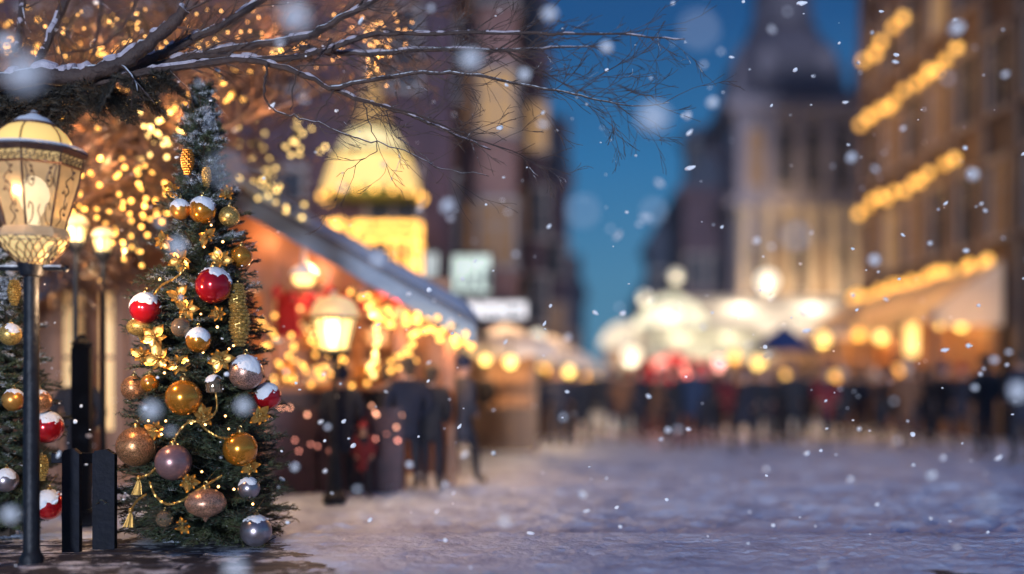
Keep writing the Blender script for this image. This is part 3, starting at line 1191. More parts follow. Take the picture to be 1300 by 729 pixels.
def chalet():
    ridge = (cx_(292), cz_(240))
    ex, ez = cx_(606), cz_(417)
    lx = 2 * ridge[0] - ex
    ox = ridge[0]
    t = thing('timber_chalet', 'big timber market chalet behind the tree, its snowy blue-edged gable roof sloping to the right', 'market chalet', (ox, CY, 0))
    D = 5.2
    hw = ex - ox - .35
    r, rz = ex - ox, ridge[1]
    th = .10
    # roof boards: one slab each side
    for sx, nm in ((1, 'roof'), (-1, 'roof')):
        m = MB()
        pts = [(0, rz), (sx * r, ez), (sx * r, ez + th), (0, rz + th)]
        if sx < 0:
            pts = pts[::-1]
        m.prism(pts, -.55, D + .3)
        rf = m.build(nm, mat('roof_boards', (.10, .11, .16), (.06, .07, .11), 3, .6), t, smooth=False)
        # snow lying on the slab
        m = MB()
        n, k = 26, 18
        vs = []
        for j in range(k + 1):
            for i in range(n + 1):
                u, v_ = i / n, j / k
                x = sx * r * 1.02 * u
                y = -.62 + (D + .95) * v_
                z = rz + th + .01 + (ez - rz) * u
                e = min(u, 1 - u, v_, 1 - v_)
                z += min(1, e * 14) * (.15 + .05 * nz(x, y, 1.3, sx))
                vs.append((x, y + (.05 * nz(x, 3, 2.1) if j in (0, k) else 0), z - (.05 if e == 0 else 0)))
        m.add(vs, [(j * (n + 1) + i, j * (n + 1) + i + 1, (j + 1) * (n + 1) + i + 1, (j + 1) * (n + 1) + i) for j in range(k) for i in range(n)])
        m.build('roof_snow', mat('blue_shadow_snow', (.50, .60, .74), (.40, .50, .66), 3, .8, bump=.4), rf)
        # bargeboard
        m = MB()
        pts = [(0, rz - .24), (sx * r, ez - .24), (sx * r, ez - .003), (0, rz - .003)]
        if sx < 0:
            pts = pts[::-1]
        m.prism(pts, -.6, -.56)
        m.build('bargeboard', mat('blue_paint', (.16, .24, .36), (.10, .16, .26), 4, .5), t, smooth=False)
    # gable wall above the opening
    zt = cz_(352)
    m = MB()
    q = hw * (rz - .1 - zt) / (rz - ez) * (r / hw)
    q = min(q, hw)
    m.prism([(-q, zt), (q, zt), (0, rz - .1)], 0, .08)
    m.build('gable_wall', orange_wood, t, smooth=False)
    m = MB()
    m.bevbox(-hw, hw, -.06, .1, zt - .2, zt - .002, .01)
    m.build('beam', orange_wood, t, smooth=False)
    # posts
    for px in (-20, 70, 118, 154, 342, 452, 508, 570):
        x = cx_(px) - ox
        m = MB()
        m.bevbox(x - .08, x + .08, -.055, .09, 0, min(zt - .2, rz - abs(x) * (rz - ez) / r - .3), .012)
        m.build('post', orange_wood, t, smooth=False)
    # back wall and floor
    m = MB()
    for i in range(34):
        x = -hw + 2 * hw * i / 34
        m.box(x, x + 2 * hw / 34 - .008, 1.9, 1.94, 0, min(rz - .15, rz - abs(x + .1) * (rz - ez) / r - .08))
    m.build('back_wall', orange_wood, t, smooth=False)
    # left half: wall of panels with two lit windows
    m = MB()
    for a, b_ in ((-20, 72), (152, 300)):
        m.box(cx_(a) - ox + .081, cx_(b_) - ox - .081, 0, .05, 0, zt - .2)
    m.box(cx_(72) - ox, cx_(152) - ox, 0, .05, 0, .75)
    m.build('front_wall', orange_wood, t, smooth=False)
    for a, b_, st in ((76, 112, .35), (122, 150, .55)):
        x0, x1 = cx_(a) - ox, cx_(b_) - ox
        m = MB()
        m.box(x0, x0 + .05, -.03, .04, .76, 2.7)
        m.box(x1 - .05, x1, -.03, .04, .76, 2.7)
        m.box(x0 + .05, x1 - .05, -.03, .04, 1.7, 1.75)
        m.box(x0 + .05, x1 - .05, -.03, .04, 2.64, 2.7)
        f = m.build('window', orange_wood, t, smooth=False)
        m = MB()
        m.box(x0 + .05, x1 - .05, .0, .01, .76, 2.64)
        m.build('pane', glow('chalet_glass_%s' % a, (1.0, .55, .22), st), f, smooth=False)
    # counter and shelves on the right half
    x0, x1 = cx_(345) - ox, cx_(512) - ox
    m = MB()
    m.bevbox(x0, x1, -.35, .35, 1.28, 1.36, .015)
    m.build('counter', orange_wood, t, smooth=False)
    for z in (1.35, 1.9, 2.4):
        m = MB()
        m.box(x0, x1 - .3 * (z > 2), 1.4, 1.89, z, z + .04)
        m.build('shelf', orange_wood, t, smooth=False)
    m = MB()
    n = 11
    for i in range(n):
        m.bevbox(x0, x1, -.13, -.08, .05 + i * .11, .05 + i * .11 + .1, .012)
    m.build('front_boards', dark_timber_m, t, smooth=False)
    for px, py, pw in ((360, 372, 95), (430, 372, 95), (500, 378, 80), (545, 440, 40), (320, 400, 50)):
        p = P(px, py, CY + .9)
        lamp(p, pw * .5, (1, .55, .25))
    lamp(P(132, 380, CY + .9), 60, (1, .5, .2))
    # warm lamps under the front overhang, behind the bargeboard
    for px, py in ((330, 300), (400, 340), (500, 388), (570, 425)):
        lamp(P(px, py, CY - .3), 16, (1, .5, .22))
    return t


chalet()

# wares on the chalet's shelves and counter
WR = []


def ware_kinds():
    out = []
    m = MB()
    m.lathe([(.10, 0), (.15, .05), (.17, .16), (.13, .24), (.09, .27)], n=12)
    m.ball((0, -.02, .36), .12, 12)
    m.ball((-.09, 0, .46), .04, 8)
    m.ball((.09, 0, .46), .04, 8)
    m.ball((-.16, -.05, .17), .055, 8, sz=1.6)
    m.ball((.16, -.05, .17), .055, 8, sz=1.6)
    out.append(('stuffed_toy', m, mat('red_plush', (.55, .03, .05), (.34, .015, .03), 20, .9), 'toy'))
    m = MB()
    m.bevbox(-.14, .14, -.12, .12, 0, .22, .012)
    m.bevbox(-.145, .145, -.125, .125, .2, .25, .012)
    out.append(('gift_box', m, mat('wrapping_paper', (.62, .50, .40), (.50, .34, .24), 9, .5), 'gift box'))
    m = MB()
    m.lathe([(.07, 0), (.09, .02), (.10, .12), (.09, .2), (.06, .23), (.065, .25), (.02, .27)], n=12)
    out.append(('honey_jar', m, mat('amber_jar', (.55, .24, .04), (.40, .16, .03), 9, .15, coat=.6), 'jar'))
    m = MB()
    m.lathe([(.02, 0), (.16, .03), (.2, .12), (.19, .15)], n=14)
    m.ball((.05, 0, .17), .08, 8)
    m.ball((-.07, .03, .17), .08, 8)
    m.ball((0, -.07, .17), .08, 8)
    out.append(('bread_basket', m, mat('bread_basket_straw', (.46, .27, .12), (.3, .16, .07), 14, .7), 'basket'))
    res = []
    for nm, m, mt, cat in out:
        res.append((nm, m, mt, cat))
    return res


kinds = ware_kinds()
words = {'stuffed_toy': ('red stuffed toy with round ears on the chalet shelf boards', 'red stuffed toys in the chalet'),
         'gift_box': ('pale wrapped gift box standing in the chalet display', 'gift boxes in the chalet'),
         'honey_jar': ('small amber jar standing in the chalet display', 'amber jars in the chalet'),
         'bread_basket': ('straw basket heaped with rolls in the chalet display', 'bread baskets in the chalet')}
proto = {}
random.seed(5)
nth = ('first', 'second', 'third', 'fourth', 'fifth', 'sixth', 'seventh', 'eighth', 'ninth', 'tenth')
word2 = {'stuffed_toy': 'red stuffed toy with round ears', 'gift_box': 'pale wrapped gift box', 'honey_jar': 'small amber jar', 'bread_basket': 'straw basket heaped with rolls'}
for shelf_word, z, yy, x0_, x1_ in (('front counter', 1.362, CY - .1, 352, 505), ('lowest back shelf', 1.392, CY + 1.62, 350, 508), ('middle back shelf', 1.942, CY + 1.62, 350, 505), ('top back shelf', 2.442, CY + 1.62, 350, 500)):
    cnt_ = 0
    x = X(x0_, CY) + .15
    while x < X(x1_, CY) - .2:
        kk = random.choice((0, 1, 1, 2, 2, 3)) if z > 1.38 else random.choice((1, 2, 2, 3))
        nm, m, mt, cat = kinds[kk]
        if kk not in proto:
            o = m.build(nm, mt)
            proto[kk] = o
        else:
            o = proto[kk].copy()
            COL.objects.link(o)
        o.location = (x, yy + random.uniform(-.05, .05), z)
        o.rotation_euler = (0, 0, random.uniform(-.4, .4))
        s = random.uniform(.9, 1.25)
        o.scale = (s, s, s)
        tag(o, '%s, %s ware from the left, chalet %s' % (word2[nm], nth[min(9, cnt_)], shelf_word), cat, words[nm][1])
        cnt_ += 1
        x += random.uniform(.28, .42)
# the big red coat-like hanging behind the lamp
m = MB()
m.prism([(-.28, 0), (.28, 0), (.22, .55), (.32, .85), (.12, .98), (-.12, .98), (-.32, .85), (-.22, .55)], -.05, .07)
o = m.build('hanging_coat', mat('red_felt', (.50, .02, .035), (.34, .012, .03), 6, .85))
o.location = P(356, 428, CY + .35)
tag(o, 'red felt coat hanging in the chalet opening left of the street lamp', 'coat')

# round ornaments hung under the chalet beam
hang = None
for k in range(8):
    p = P(352 + k * 22, 372 + (k % 3) * 7, CY - .12)
    if hang is None:
        m = MB()
        m.ball((0, 0, 0), .085, 14)
        m.tube([(0, 0, .08), (0, 0, .3)], .006, 4)
        m.lathe([(.02, 0), (.025, .02), (.012, .03)], (0, 0, .08), 8)
        hang = o = m.build('hanging_ornament', mat('deep_red_ball', (.45, .02, .03), (.3, .012, .02), 9, .25, coat=.6))
    else:
        o = hang.copy()
        COL.objects.link(o)
    o.location = p
    tag(o, '%s red ball from the left in the row hung under the chalet beam' % nth[k], 'ornament', 'red balls hung under the chalet beam')

# crates stacked below the counter
m = MB()
W_, H_, D_ = .50, .36, .34
for sx in (0, 1):
    for sy in (0, 1):
        m.bevbox(-W_ / 2 + sx * (W_ - .04), -W_ / 2 + sx * (W_ - .04) + .04, sy * (D_ - .04), sy * (D_ - .04) + .04, 0, H_, .004)
for k in range(4):
    z = .012 + k * .088
    m.bevbox(-W_ / 2 - .002, W_ / 2 + .002, -.014, -.001, z, z + .066, .003)
    m.bevbox(-W_ / 2 - .002, W_ / 2 + .002, D_ + .001, D_ + .014, z, z + .066, .003)
    m.bevbox(-W_ / 2 - .014, -W_ / 2 - .001, 0, D_, z, z + .066, .003)
    m.bevbox(W_ / 2 + .001, W_ / 2 + .014, 0, D_, z, z + .066, .003)
m.box(-W_ / 2 + .01, W_ / 2 - .01, .01, D_ - .01, .004, .02)
cr0 = None
rows = ('bottom', 'second', 'third', 'top')
cols = ('left', 'middle', 'right')
crm = mat('plum_crate', (.075, .028, .045), (.03, .015, .028), 5, .6, bump=.3)
for r in range(3):
    for c in range(3):
        if cr0 is None:
            cr0 = o = m.build('crate', crm, smooth=False)
        else:
            o = cr0.copy()
            COL.objects.link(o)
        o.location = (X(352, 12.9) + .27 + c * .54 + random.uniform(-.02, .02), 12.75, r * .362)
        o.rotation_euler = (0, 0, random.uniform(-.05, .05))
        tag(o, 'dark plum crate, %s of the stack before the chalet, in its %s column' % (rows[r] if r < 2 else 'top', cols[c]), 'crate', 'crates stacked in front of the chalet')
# fir twigs with pink lights lying along the crates
string('small warm lights strung over the front of the crate stack', [P(345, 505, 12.7), P(400, 530, 12.7), P(460, 512, 12.7), P(520, 536, 12.7)], 16, .018, (1, .42, .25), 5, jit=.12)
string('second row of small lights low on the crate stack', [P(350, 560, 12.7), P(430, 572, 12.7), P(500, 556, 12.7)], 12, .018, (1, .34, .25), 4, jit=.12)

# strings under the chalet roof
Yb = CY - .62
string('dense amber lights following the lower right edge of the chalet roof', [P(452, 378, Yb), P(530, 402, Yb), P(600, 432, Yb)], 40, .034, AMBER, 3.6, jit=.15, lights=3, power=8)
string('amber lights falling from the roof edge down the chalet post right of the lamp', [P(474, 390, Yb), P(476, 430, Yb), P(470, 478, Yb)], 14, .033, GOLD, 3.6, jit=.05, lights=1, power=6)
string('amber lights falling beside the rightmost chalet post', [P(520, 408, Yb), P(518, 440, Yb), P(524, 488, Yb)], 13, .033, AMBER, 3.6, jit=.05)
string('amber lights looped low across the chalet opening left of the lamp', [P(330, 400, Yb + .2), P(370, 440, Yb + .2), P(420, 452, Yb + .2), P(455, 430, Yb + .2)], 28, .028, AMBER, 3.8, jit=.20, lights=2, power=9)
string('amber lights looped over the crates across the chalet counter', [P(335, 462, Yb + .2), P(400, 478, Yb + .2), P(470, 470, Yb + .2), P(540, 452, Yb + .2)], 30, .027, AMBER, 3.5, jit=.16)
string('warm lights behind the lamp along the chalet shelves', [P(345, 392, CY + .9), P(400, 412, CY + .9), P(450, 400, CY + .9)], 26, .022, GOLD, 3.5, jit=.16)


# ================================================================== STREET LAMPS WITH ROUND-TOPPED LANTERNS
lamp_glass = glow('lamp_cream_glass', (1.0, .66, .27), .72)
bright = glow('lamp_bulb_glass', (1.0, .86, .62), 1.6)


def small_lamp(label, px, ptop, pbot, Y, group=None, power=60):
    """round-topped lantern on a slim post; the lantern spans ptop..pbot"""
    s = Y / F
    H = (pbot - ptop) * s
    zb = Z(pbot, Y)
    t = thing('street_lamp', label, 'street lamp', (X(px, Y), Y, 0), 0, group)
    m = MB()
    m.lathe([(.14, 0), (.14, .08), (.09, .14), (.07, .5), (.045, .56), (.027, .8), (.027, zb - .1), (.06, zb - .06), (.10, zb)], n=12)
    m.build('post', iron_m, t)
    m = MB()
    m.lathe([(.39 * H * .62, 0), (.39 * H * .98, H * .58)], (0, 0, zb + .01), 8, ph=PI / 8)
    gp = m.build('glass', lamp_glass, t, smooth=False)
    m = MB()
    m.lathe([(H * .43, H * .6), (H * .42, H * .68), (H * .38, H * .82), (H * .28, H * .93), (H * .12, H * .985), (.02, H)], (0, 0, zb), 16)
    m.build('dome', mat('glowing_dome', (.75, .60, .42), (.6, .46, .30), 5, .5, emit=(1, .62, .24), estr=.62), t)
    m = MB()
    for k in range(8):
        a = 2 * PI * k / 8 + PI / 8
        m.tube([(math.cos(a) * .39 * H * .63, math.sin(a) * .39 * H * .63, zb), (math.cos(a) * .39 * H, math.sin(a) * .39 * H, zb + H * .59)], .009, 4)
    m.lathe([(H * .43, H * .575), (H * .455, H * .585), (H * .455, H * .61), (H * .43, H * .62)], (0, 0, zb), 16)
    m.lathe([(H * .2, -.03), (H * .31, 0), (H * .31, .02), (H * .2, .03)], (0, 0, zb), 16)
    m.build('frame', iron_m, t)
    b = MB()
    b.ball((0, 0, zb + H * .3), H * .12, 10)
    b.build('bulb', bright, gp)
    lamp((X(px, Y), Y - .5 * H - .1, zb + H * .2), power, (1, .66, .34))
    return t


small_lamp('street lamp with a snowy round top shining in front of the chalet counter', 425, 375, 447, 11.8, power=42)
small_lamp('left one of two small street lamps glowing behind the big lantern', 96, 272, 310, 10.6, 'small street lamps behind the big lantern', 14)
small_lamp('right one of two small street lamps, a little lower, behind the big lantern', 131, 289, 322, 10.7, 'small street lamps behind the big lantern', 12)
t = thing('pendant_lamp', 'small snow-topped pendant lamp hanging under the chalet roof', 'pendant lamp', P(386, 362, CY - .3))
m = MB()
m.lathe([(.10, 0), (.15, .06), (.14, .12)], n=12)
m.build('globe', glow('pendant_glass', GOLD, 2.4), t)
m = MB()
m.lathe([(.2, .12), (.15, .2), (.05, .26), (.01, .6)], n=12)
m.build('shade', mat('snowy_shade', (.5, .42, .4), (.4, .3, .3), 5, .6, snow=.9), t)


# ================================================================== THE BIG LEAFLESS TREE WITH LIGHTS ABOVE THE CHALET
bark_m = mat('frosty_bark', (.085, .05, .04), (.035, .022, .022), 6, .7, bump=.8, bscale=30, snow=.62, snow_noise=9, snow_dir=.30)
bark_far = mat('brown_bark', (.15, .085, .06), (.07, .04, .035), 5, .75, bump=.5, bscale=22, snow=.5, snow_noise=7)
dry_leaf = mat('dry_leaf', (.32, .16, .06), (.16, .07, .03), 14, .5)


def limb(mb, p, d, L, r, depth, leaves=None, spread=.6, seg=5, up=.0, n=5, kids_=(3, 5), flat=.6, minr=.0025, lq=.5):
    """a wandering limb with side limbs, recursively"""
    pts, rad = [Vector(p)], [r]
    d = Vector(d).normalized()
    q = Vector(p)
    for i in range(seg):
        d = (d + Vector((random.gauss(0, .14), random.gauss(0, .14) * flat, random.gauss(0, .14) + up))).normalized()
        q = q + d * (L / seg)
        pts.append(q.copy())
        rad.append(max(minr, r * (1 - (i + 1) / seg * .72)))
    mb.tube(pts, rad, n if r > .01 else 4, cap=False)
    if depth <= 0:
        if leaves is not None:
            for i in range(len(pts)):
                if random.random() < lq:
                    leaves.append((pts[i], d))
        return
    for k in range(random.randint(*kids_)):
        u = random.uniform(.25, 1.0)
        i = min(seg - 1, int(u * seg))
        b = pts[i].lerp(pts[i + 1], u * seg - i) if u < 1 else pts[-1]
        e = d.copy()
        ax = Vector((random.gauss(0, 1), random.gauss(0, 1) * flat, random.gauss(0, 1))).normalized()
        e = (e + ax * spread).normalized()
        limb(mb, b, e, L * random.uniform(.45, .68), max(minr, r * (1 - u * .7) * .62), depth - 1, leaves, spread, seg, up, n, kids_, flat, minr, lq)


def leaf_mesh(name, leaves, parent, m, size=.035, per=2):
    V, Fq = [], []
    for p, d in leaves:
        for k in range(per):
            c = p + Vector((random.gauss(0, .03), random.gauss(0, .03), random.gauss(0, .03)))
            a = Vector((random.gauss(0, 1), random.gauss(0, 1), random.gauss(0, 1))).normalized()
            b = a.orthogonal().normalized()
            s = size * random.uniform(.6, 1.3)
            cc = a.cross(b) * s * .15
            i = len(V)
            V += [c - a * s, c + b * s * .45 + cc, c + a * s, c - b * s * .45 + cc]
            Fq.append((i, i + 1, i + 2, i + 3))
    return np_mesh(name, np.array([tuple(v) for v in V]), Fq, m, parent)


def canopy_tree():
    random.seed(21)
    Yt = 11.3
    base = P(-20, 485, Yt)
    t = thing('bare_tree', 'large bare-branched tree behind the Christmas tree, wound with golden lights and dry leaves', 'tree', (base.x, Yt, 0))
    mb = MB()
    leaves = []
    mb.tube([(0, 0, -.1), (.02, 0, .6), (.0, .05, 1.6), (-.08, .0, 2.6), (-.02, 0, 3.4)], [.30, .22, .19, .18, .17], 12)
    tgt = [(30, 180), (140, 170), (60, 110), (280, 60), (220, 250), (380, 130), (270, 200), (60, 40), (110, -30), (180, 60), (240, 110), (330, 60), (260, 10), (420, 60), (130, 150), (220, 190), (360, 20), (480, 40), (-60, 40),
           (160, 250), (100, 220), (300, 150), (60, 300), (450, 95), (40, 120), (520, 10), (200, 30), (120, 100)]
    for i, (px, py) in enumerate(tgt):
        e = P(px, py, Yt + random.uniform(-.4, 1.5)) - Vector((base.x, Yt, 0))
        s = Vector((-.02 + random.uniform(-.05, .05), 0, random.uniform(2.4, 3.3) if py > 80 else 3.3))
        mid = (s + e) / 2 + Vector((random.uniform(-.2, .2), random.uniform(-.2, .2), random.uniform(.0, .25)))
        pts = []
        for k in range(7):
            u = k / 6
            a = s.lerp(mid, u)
            b = mid.lerp(e, u)
            pts.append(a.lerp(b, u) + Vector((random.gauss(0, .03), random.gauss(0, .03), random.gauss(0, .03))))
        r0 = random.uniform(.05, .085)
        rad = [r0 * (1 - u * .75) for u in [k / 6 for k in range(7)]]
        mb.tube(pts, rad, 7)
        for k in range(1, 7):
            for _ in range(4):
                d = (pts[k] - pts[k - 1]).normalized() + Vector((random.gauss(0, .8), random.gauss(0, .5), random.gauss(0, .8)))
                limb(mb, pts[k], d, random.uniform(.5, 1.0), rad[k] * .55, 2, leaves, .75, 4, n=4, kids_=(3, 4), minr=.0055)
    tr = mb.build('trunk', bark_far, t)
    leaf_mesh('dry_leaves', [l for l in leaves if random.random() < .55], t, dry_leaf, .032, 1)
    # lights wound through the crown
    random.seed(8)

    def st(label, pts, n, jit, r=.021, col=AMBER, s=12, L=0, pw=8):
        string(label, [P(a, b, y) for a, b, y in pts], n, r, col, s * .38, jit=jit, lights=L, power=pw)
    st('golden lights wound high in the bare tree over the big lantern', [(0, 20, 11.6), (90, 60, 11.9), (170, 30, 12.1), (250, 60, 12.3)], 60, .3, .016, AMBER, 13, 3, 15)
    st('golden lights wound through the crown between the broken limb and the tree top', [(150, 110, 11.2), (230, 125, 11.2), (300, 100, 11.2)], 46, .2, .022, AMBER, 12, 2, 14)
    st('cluster of round golden lights left of the snowy tree top', [(160, 140, 10.9), (200, 135, 10.9), (215, 165, 10.9), (190, 190, 11.4)], 30, .2, .024, GOLD, 12, 0, 12)
    st('golden lights hanging in a column left of the upper Christmas tree', [(120, 185, 10.8), (150, 230, 10.8), (210, 240, 10.8), (175, 280, 11.4)], 46, .26, .023, AMBER, 12, 0, 12)
    st('golden lights low in the bare tree behind the small lamps', [(60, 240, 10.9), (110, 270, 10.8), (170, 300, 10.9), (120, 330, 10.9)], 40, .25, .020, AMBER, 9, 2, 10)
    st('golden lights right of the snowy tree top', [(300, 160, 13.0), (330, 200, 13.0), (375, 165, 13.0), (400, 195, 13.0)], 30, .20, .024, GOLD, 10, 0, 12)
    st('loose golden lights above the ridge of the chalet', [(320, 215, 13.0), (345, 240, 13.0), (372, 262, 13.0)], 22, .19, .024, GOLD, 10, 0)
    st('warm sparkle lights along the upper twigs over the centre', [(300, 30, 10.2), (370, 60, 10.4), (450, 50, 10.5), (520, 20, 10.5)], 50, .22, .010, (1, .45, .14), 13, 2, 12)
    st('warm sparkle lights hanging over the golden bell light', [(470, 20, 10.3), (480, 60, 10.3), (478, 110, 10.3)], 30, .12, .010, (1, .45, .14), 13, 1, 10)
    st('warm sparkle lights close behind the broken limb', [(70, 60, 10.2), (150, 30, 10.2), (210, 60, 10.2), (290, 30, 10.2)], 60, .25, .010, (1, .5, .14), 13, 2, 14)
    st('golden net of lights in the crown above the lantern dome', [(20, 60, 11), (60, 130, 11), (120, 120, 11), (160, 70, 11)], 50, .3, .020, AMBER, 11, 2, 12)
    for px, py, y in ((60, 90, 11.0), (150, 60, 11.2), (240, 50, 11.2), (340, 40, 11.2), (440, 30, 11.0), (130, 200, 10.8), (225, 150, 10.9), (90, 160, 10.6), (180, 270, 10.8), (330, 150, 10.8), (120, 240, 10.7)):
        lamp(P(px, py, y), 15, (1, .5, .2))


canopy_tree()


# ================================================================== FIR TREES WITH BAUBLES
def spray_template(seed, droop=.12, dens=1.0):
    """one fir branch of length 1 along +x: twig segments and needles as numpy arrays"""
    rs = random.Random(seed)
    twigs = []

    def stem(u):
        return Vector((u, .03 * math.sin(u * 4 + seed), .10 * u - (.10 + droop) * u * u + (.10 * max(0, u - .8))))
    main = [stem(k / 8) for k in range(9)]
    twigs.append((main, .014))
    u = .14
    side = 1
    while u < .97:
        p = stem(u)
        L = (.40 * (1 - u) + .10) * rs.uniform(.75, 1.15)
        a = side * R(rs.uniform(38, 58))
        d = Vector((math.cos(a), math.sin(a), rs.uniform(-.15, .12)))
        pts = [p + d * (L * k / 4) + Vector((0.02 * k * k / 16, 0, -.05 * L * (k / 4) ** 2 + .02 * rs.uniform(-1, 1))) for k in range(5)]
        twigs.append((pts, .006))
        if L > .2:
            for v_ in (.35, .6):
                q = pts[0].lerp(pts[-1], v_)
                a2 = a + R(rs.choice((-40, 40)))
                d2 = Vector((math.cos(a2), math.sin(a2), rs.uniform(-.2, .1)))
                twigs.append(([q + d2 * (L * .42 * k / 2) for k in range(3)], .004))
        u += .042
        side = -side
    N = []
    for pts, r in twigs:
        for a, b in zip(pts, pts[1:]):
            L = (b - a).length
            d = (b - a).normalized()
            o = d.orthogonal().normalized()
            n = max(1, int(L / .0088 * dens))
            for k in range(n):
                c = a.lerp(b, (k + rs.random()) / n)
                an = rs.uniform(0, 2 * PI)
                rad = (o * math.cos(an) + d.cross(o) * math.sin(an))
                if rad.z < -.3:
                    rad.z *= .3
                nd = (d * rs.uniform(.5, .95) + rad).normalized()
                L2 = rs.uniform(.040, .060)
                wv = nd.cross(rad).normalized() * .0042
                N += [c - wv, c + wv, c + nd * L2 + wv * .25, c + nd * L2 - wv * .25]
    return np.array([tuple(v) for v in N]), twigs


TPL = [spray_template(s, dr) for s, dr in ((1, .10), (2, .2), (3, .16), (4, .05))]


def fir_material(name, snow_lo, snow_hi, z0, z1):
    """needles: dark blue-green with age variation; snow clings in patches, more of it near the top"""
    m, t, b = _base(name)
    N, L = t.nodes, t.links
    tc = N.new('ShaderNodeTexCoord')
    n = N.new('ShaderNodeTexNoise')
    n.inputs['Scale'].default_value = 5
    n.inputs['Detail'].default_value = 6
    L.new(tc.outputs['Object'], n.inputs['Vector'])
    rp = N.new('ShaderNodeValToRGB')
    e = rp.color_ramp.elements
    e[0].position, e[0].color = .35, (.012, .036, .032, 1)
    e[1].position, e[1].color = .68, (.11, .13, .05, 1)
    L.new(n.outputs[0], rp.inputs[0])
    n2 = N.new('ShaderNodeTexNoise')
    n2.inputs['Scale'].default_value = 7
    n2.inputs['Detail'].default_value = 7
    n2.inputs['Roughness'].default_value = .7
    L.new(tc.outputs['Object'], n2.inputs['Vector'])
    sx = N.new('ShaderNodeSeparateXYZ')
    L.new(tc.outputs['Object'], sx.inputs[0])
    mr = N.new('ShaderNodeMapRange')
    mr.inputs['From Min'].default_value = z0
    mr.inputs['From Max'].default_value = z1
    mr.inputs['To Min'].default_value = snow_lo
    mr.inputs['To Max'].default_value = snow_hi
    L.new(sx.outputs[2], mr.inputs[0])
    su = N.new('ShaderNodeMath')
    su.operation = 'ADD'
    L.new(n2.outputs[0], su.inputs[0])
    L.new(mr.outputs[0], su.inputs[1])
    st = N.new('ShaderNodeMapRange')
    st.inputs['From Min'].default_value = .98
    st.inputs['From Max'].default_value = 1.06
    L.new(su.outputs[0], st.inputs[0])
    mx = N.new('ShaderNodeMix')
    mx.data_type = 'RGBA'
    L.new(st.outputs[0], mx.inputs['Factor'])
    L.new(rp.outputs[0], mx.inputs['A'])
    mx.inputs['B'].default_value = (.74, .76, .82, 1)
    L.new(mx.outputs['Result'], b.inputs['Base Color'])
    b.inputs['Roughness'].default_value = .55
    return m


def fir_tree(label, loc, H, prof, n, seed, snow_lo=.30, snow_hi=.52, clump=0):
    """prof: list of (height, radius) of the crown envelope"""
    rs = random.Random(seed)
    t = thing('fir_tree', label, 'Christmas tree', loc, rs.uniform(0, 6), None)
    t.rotation_euler = (0, 0, 0)
    mb = MB()
    mb.tube([(0, 0, -.06), (0, 0, .4), (.01, 0, H * .5), (0, 0, H * .97)], [.08, .07, .04, .006], 8)
    mb.build('trunk', mat('fir_bark', (.07, .045, .03), (.035, .025, .02), 6, .8, bump=.5), t)

    def env(z):
        for (a, ra), (b, rb) in zip(prof, prof[1:]):
            if a <= z <= b:
                return ra + (rb - ra) * (z - a) / (b - a)
        return prof[-1][1]
    V, tw = [], MB()
    gold = 0.0
    for i in range(n):
        u = ((i + .5) / n)
        z = prof[0][0] + (H * .985 - prof[0][0]) * (1 - (1 - u) ** .62 if False else u ** 1.25)
        Rr = env(z) * rs.uniform(.84, 1.13)
        az = gold + rs.uniform(-.25, .25)
        gold += 2.39996
        inner = rs.random() < .25
        if inner:
            Rr *= .75
        tp, tws = TPL[i % 4]
        z0 = z + Rr * .10
        pitch = rs.uniform(-.16, .16) + (.30 + .5 * (z / H) ** 2) * (1 if z > H * .6 else .5)
        roll = rs.uniform(-.5, .5)
        M = Matrix.Rotation(az, 3, 'Z') @ Matrix.Rotation(-pitch, 3, 'Y') @ Matrix.Rotation(roll, 3, 'X')
        Mn = np.array(M)
        s = max(.14, Rr)
        # needles keep their real length: rebuild from the template scaled about each root
        q = tp.reshape(-1, 4, 3)
        root = (q[:, 0] + q[:, 1]) / 2
        keep = rs.random()
        k = int(len(q) * min(1, .30 + s * 1.15))
        idx = np.random.default_rng(seed * 1000 + i).permutation(len(q))[:k]
        q, root = q[idx], root[idx]
        off = (q - root[:, None, :]) * .62
        pts = root[:, None, :] * s + off
        pts = pts.reshape(-1, 3) @ Mn.T
        pts[:, 2] += z0 - s * math.sin(pitch) * .5
        V.append(pts)
        c = Vector((0, 0, z0 - s * math.sin(pitch) * .5))
        for ps, r in tws:
            tw.tube([c + (M @ (p * s)) for p in ps], r * .55, 3, cap=False)
    # leader at the top
    for k in range(5):
        tp, tws = TPL[k % 4]
        q = tp.reshape(-1, 4, 3)[::2]
        root = (q[:, 0] + q[:, 1]) / 2
        off = (q - root[:, None, :]) * (.42 if k == 0 else .6)
        s = .30 if k == 0 else .26
        M = Matrix.Rotation(k * 1.3, 3, 'Z') @ Matrix.Rotation(-R(90 if k == 0 else 40), 3, 'Y')
        rt = root.copy()
        rt[:, 1] *= (.12 if k == 0 else .8)
        pts = (rt[:, None, :] * s + off).reshape(-1, 3) @ np.array(M).T
        pts[:, 2] += H - (.31 if k == 0 else .42)
        V.append(pts)
    V = np.concatenate(V)
    nf = len(V) // 4
    Fq = np.arange(nf * 4).reshape(-1, 4)
    cr = np_mesh('crown', V, Fq, fir_material('fir_needles_%d' % seed, snow_lo, snow_hi, H * .25, H * .85), t)
    tw.build('twigs', mat('fir_twig', (.08, .05, .03), (.04, .03, .02), 8, .8), t)
    return t, env


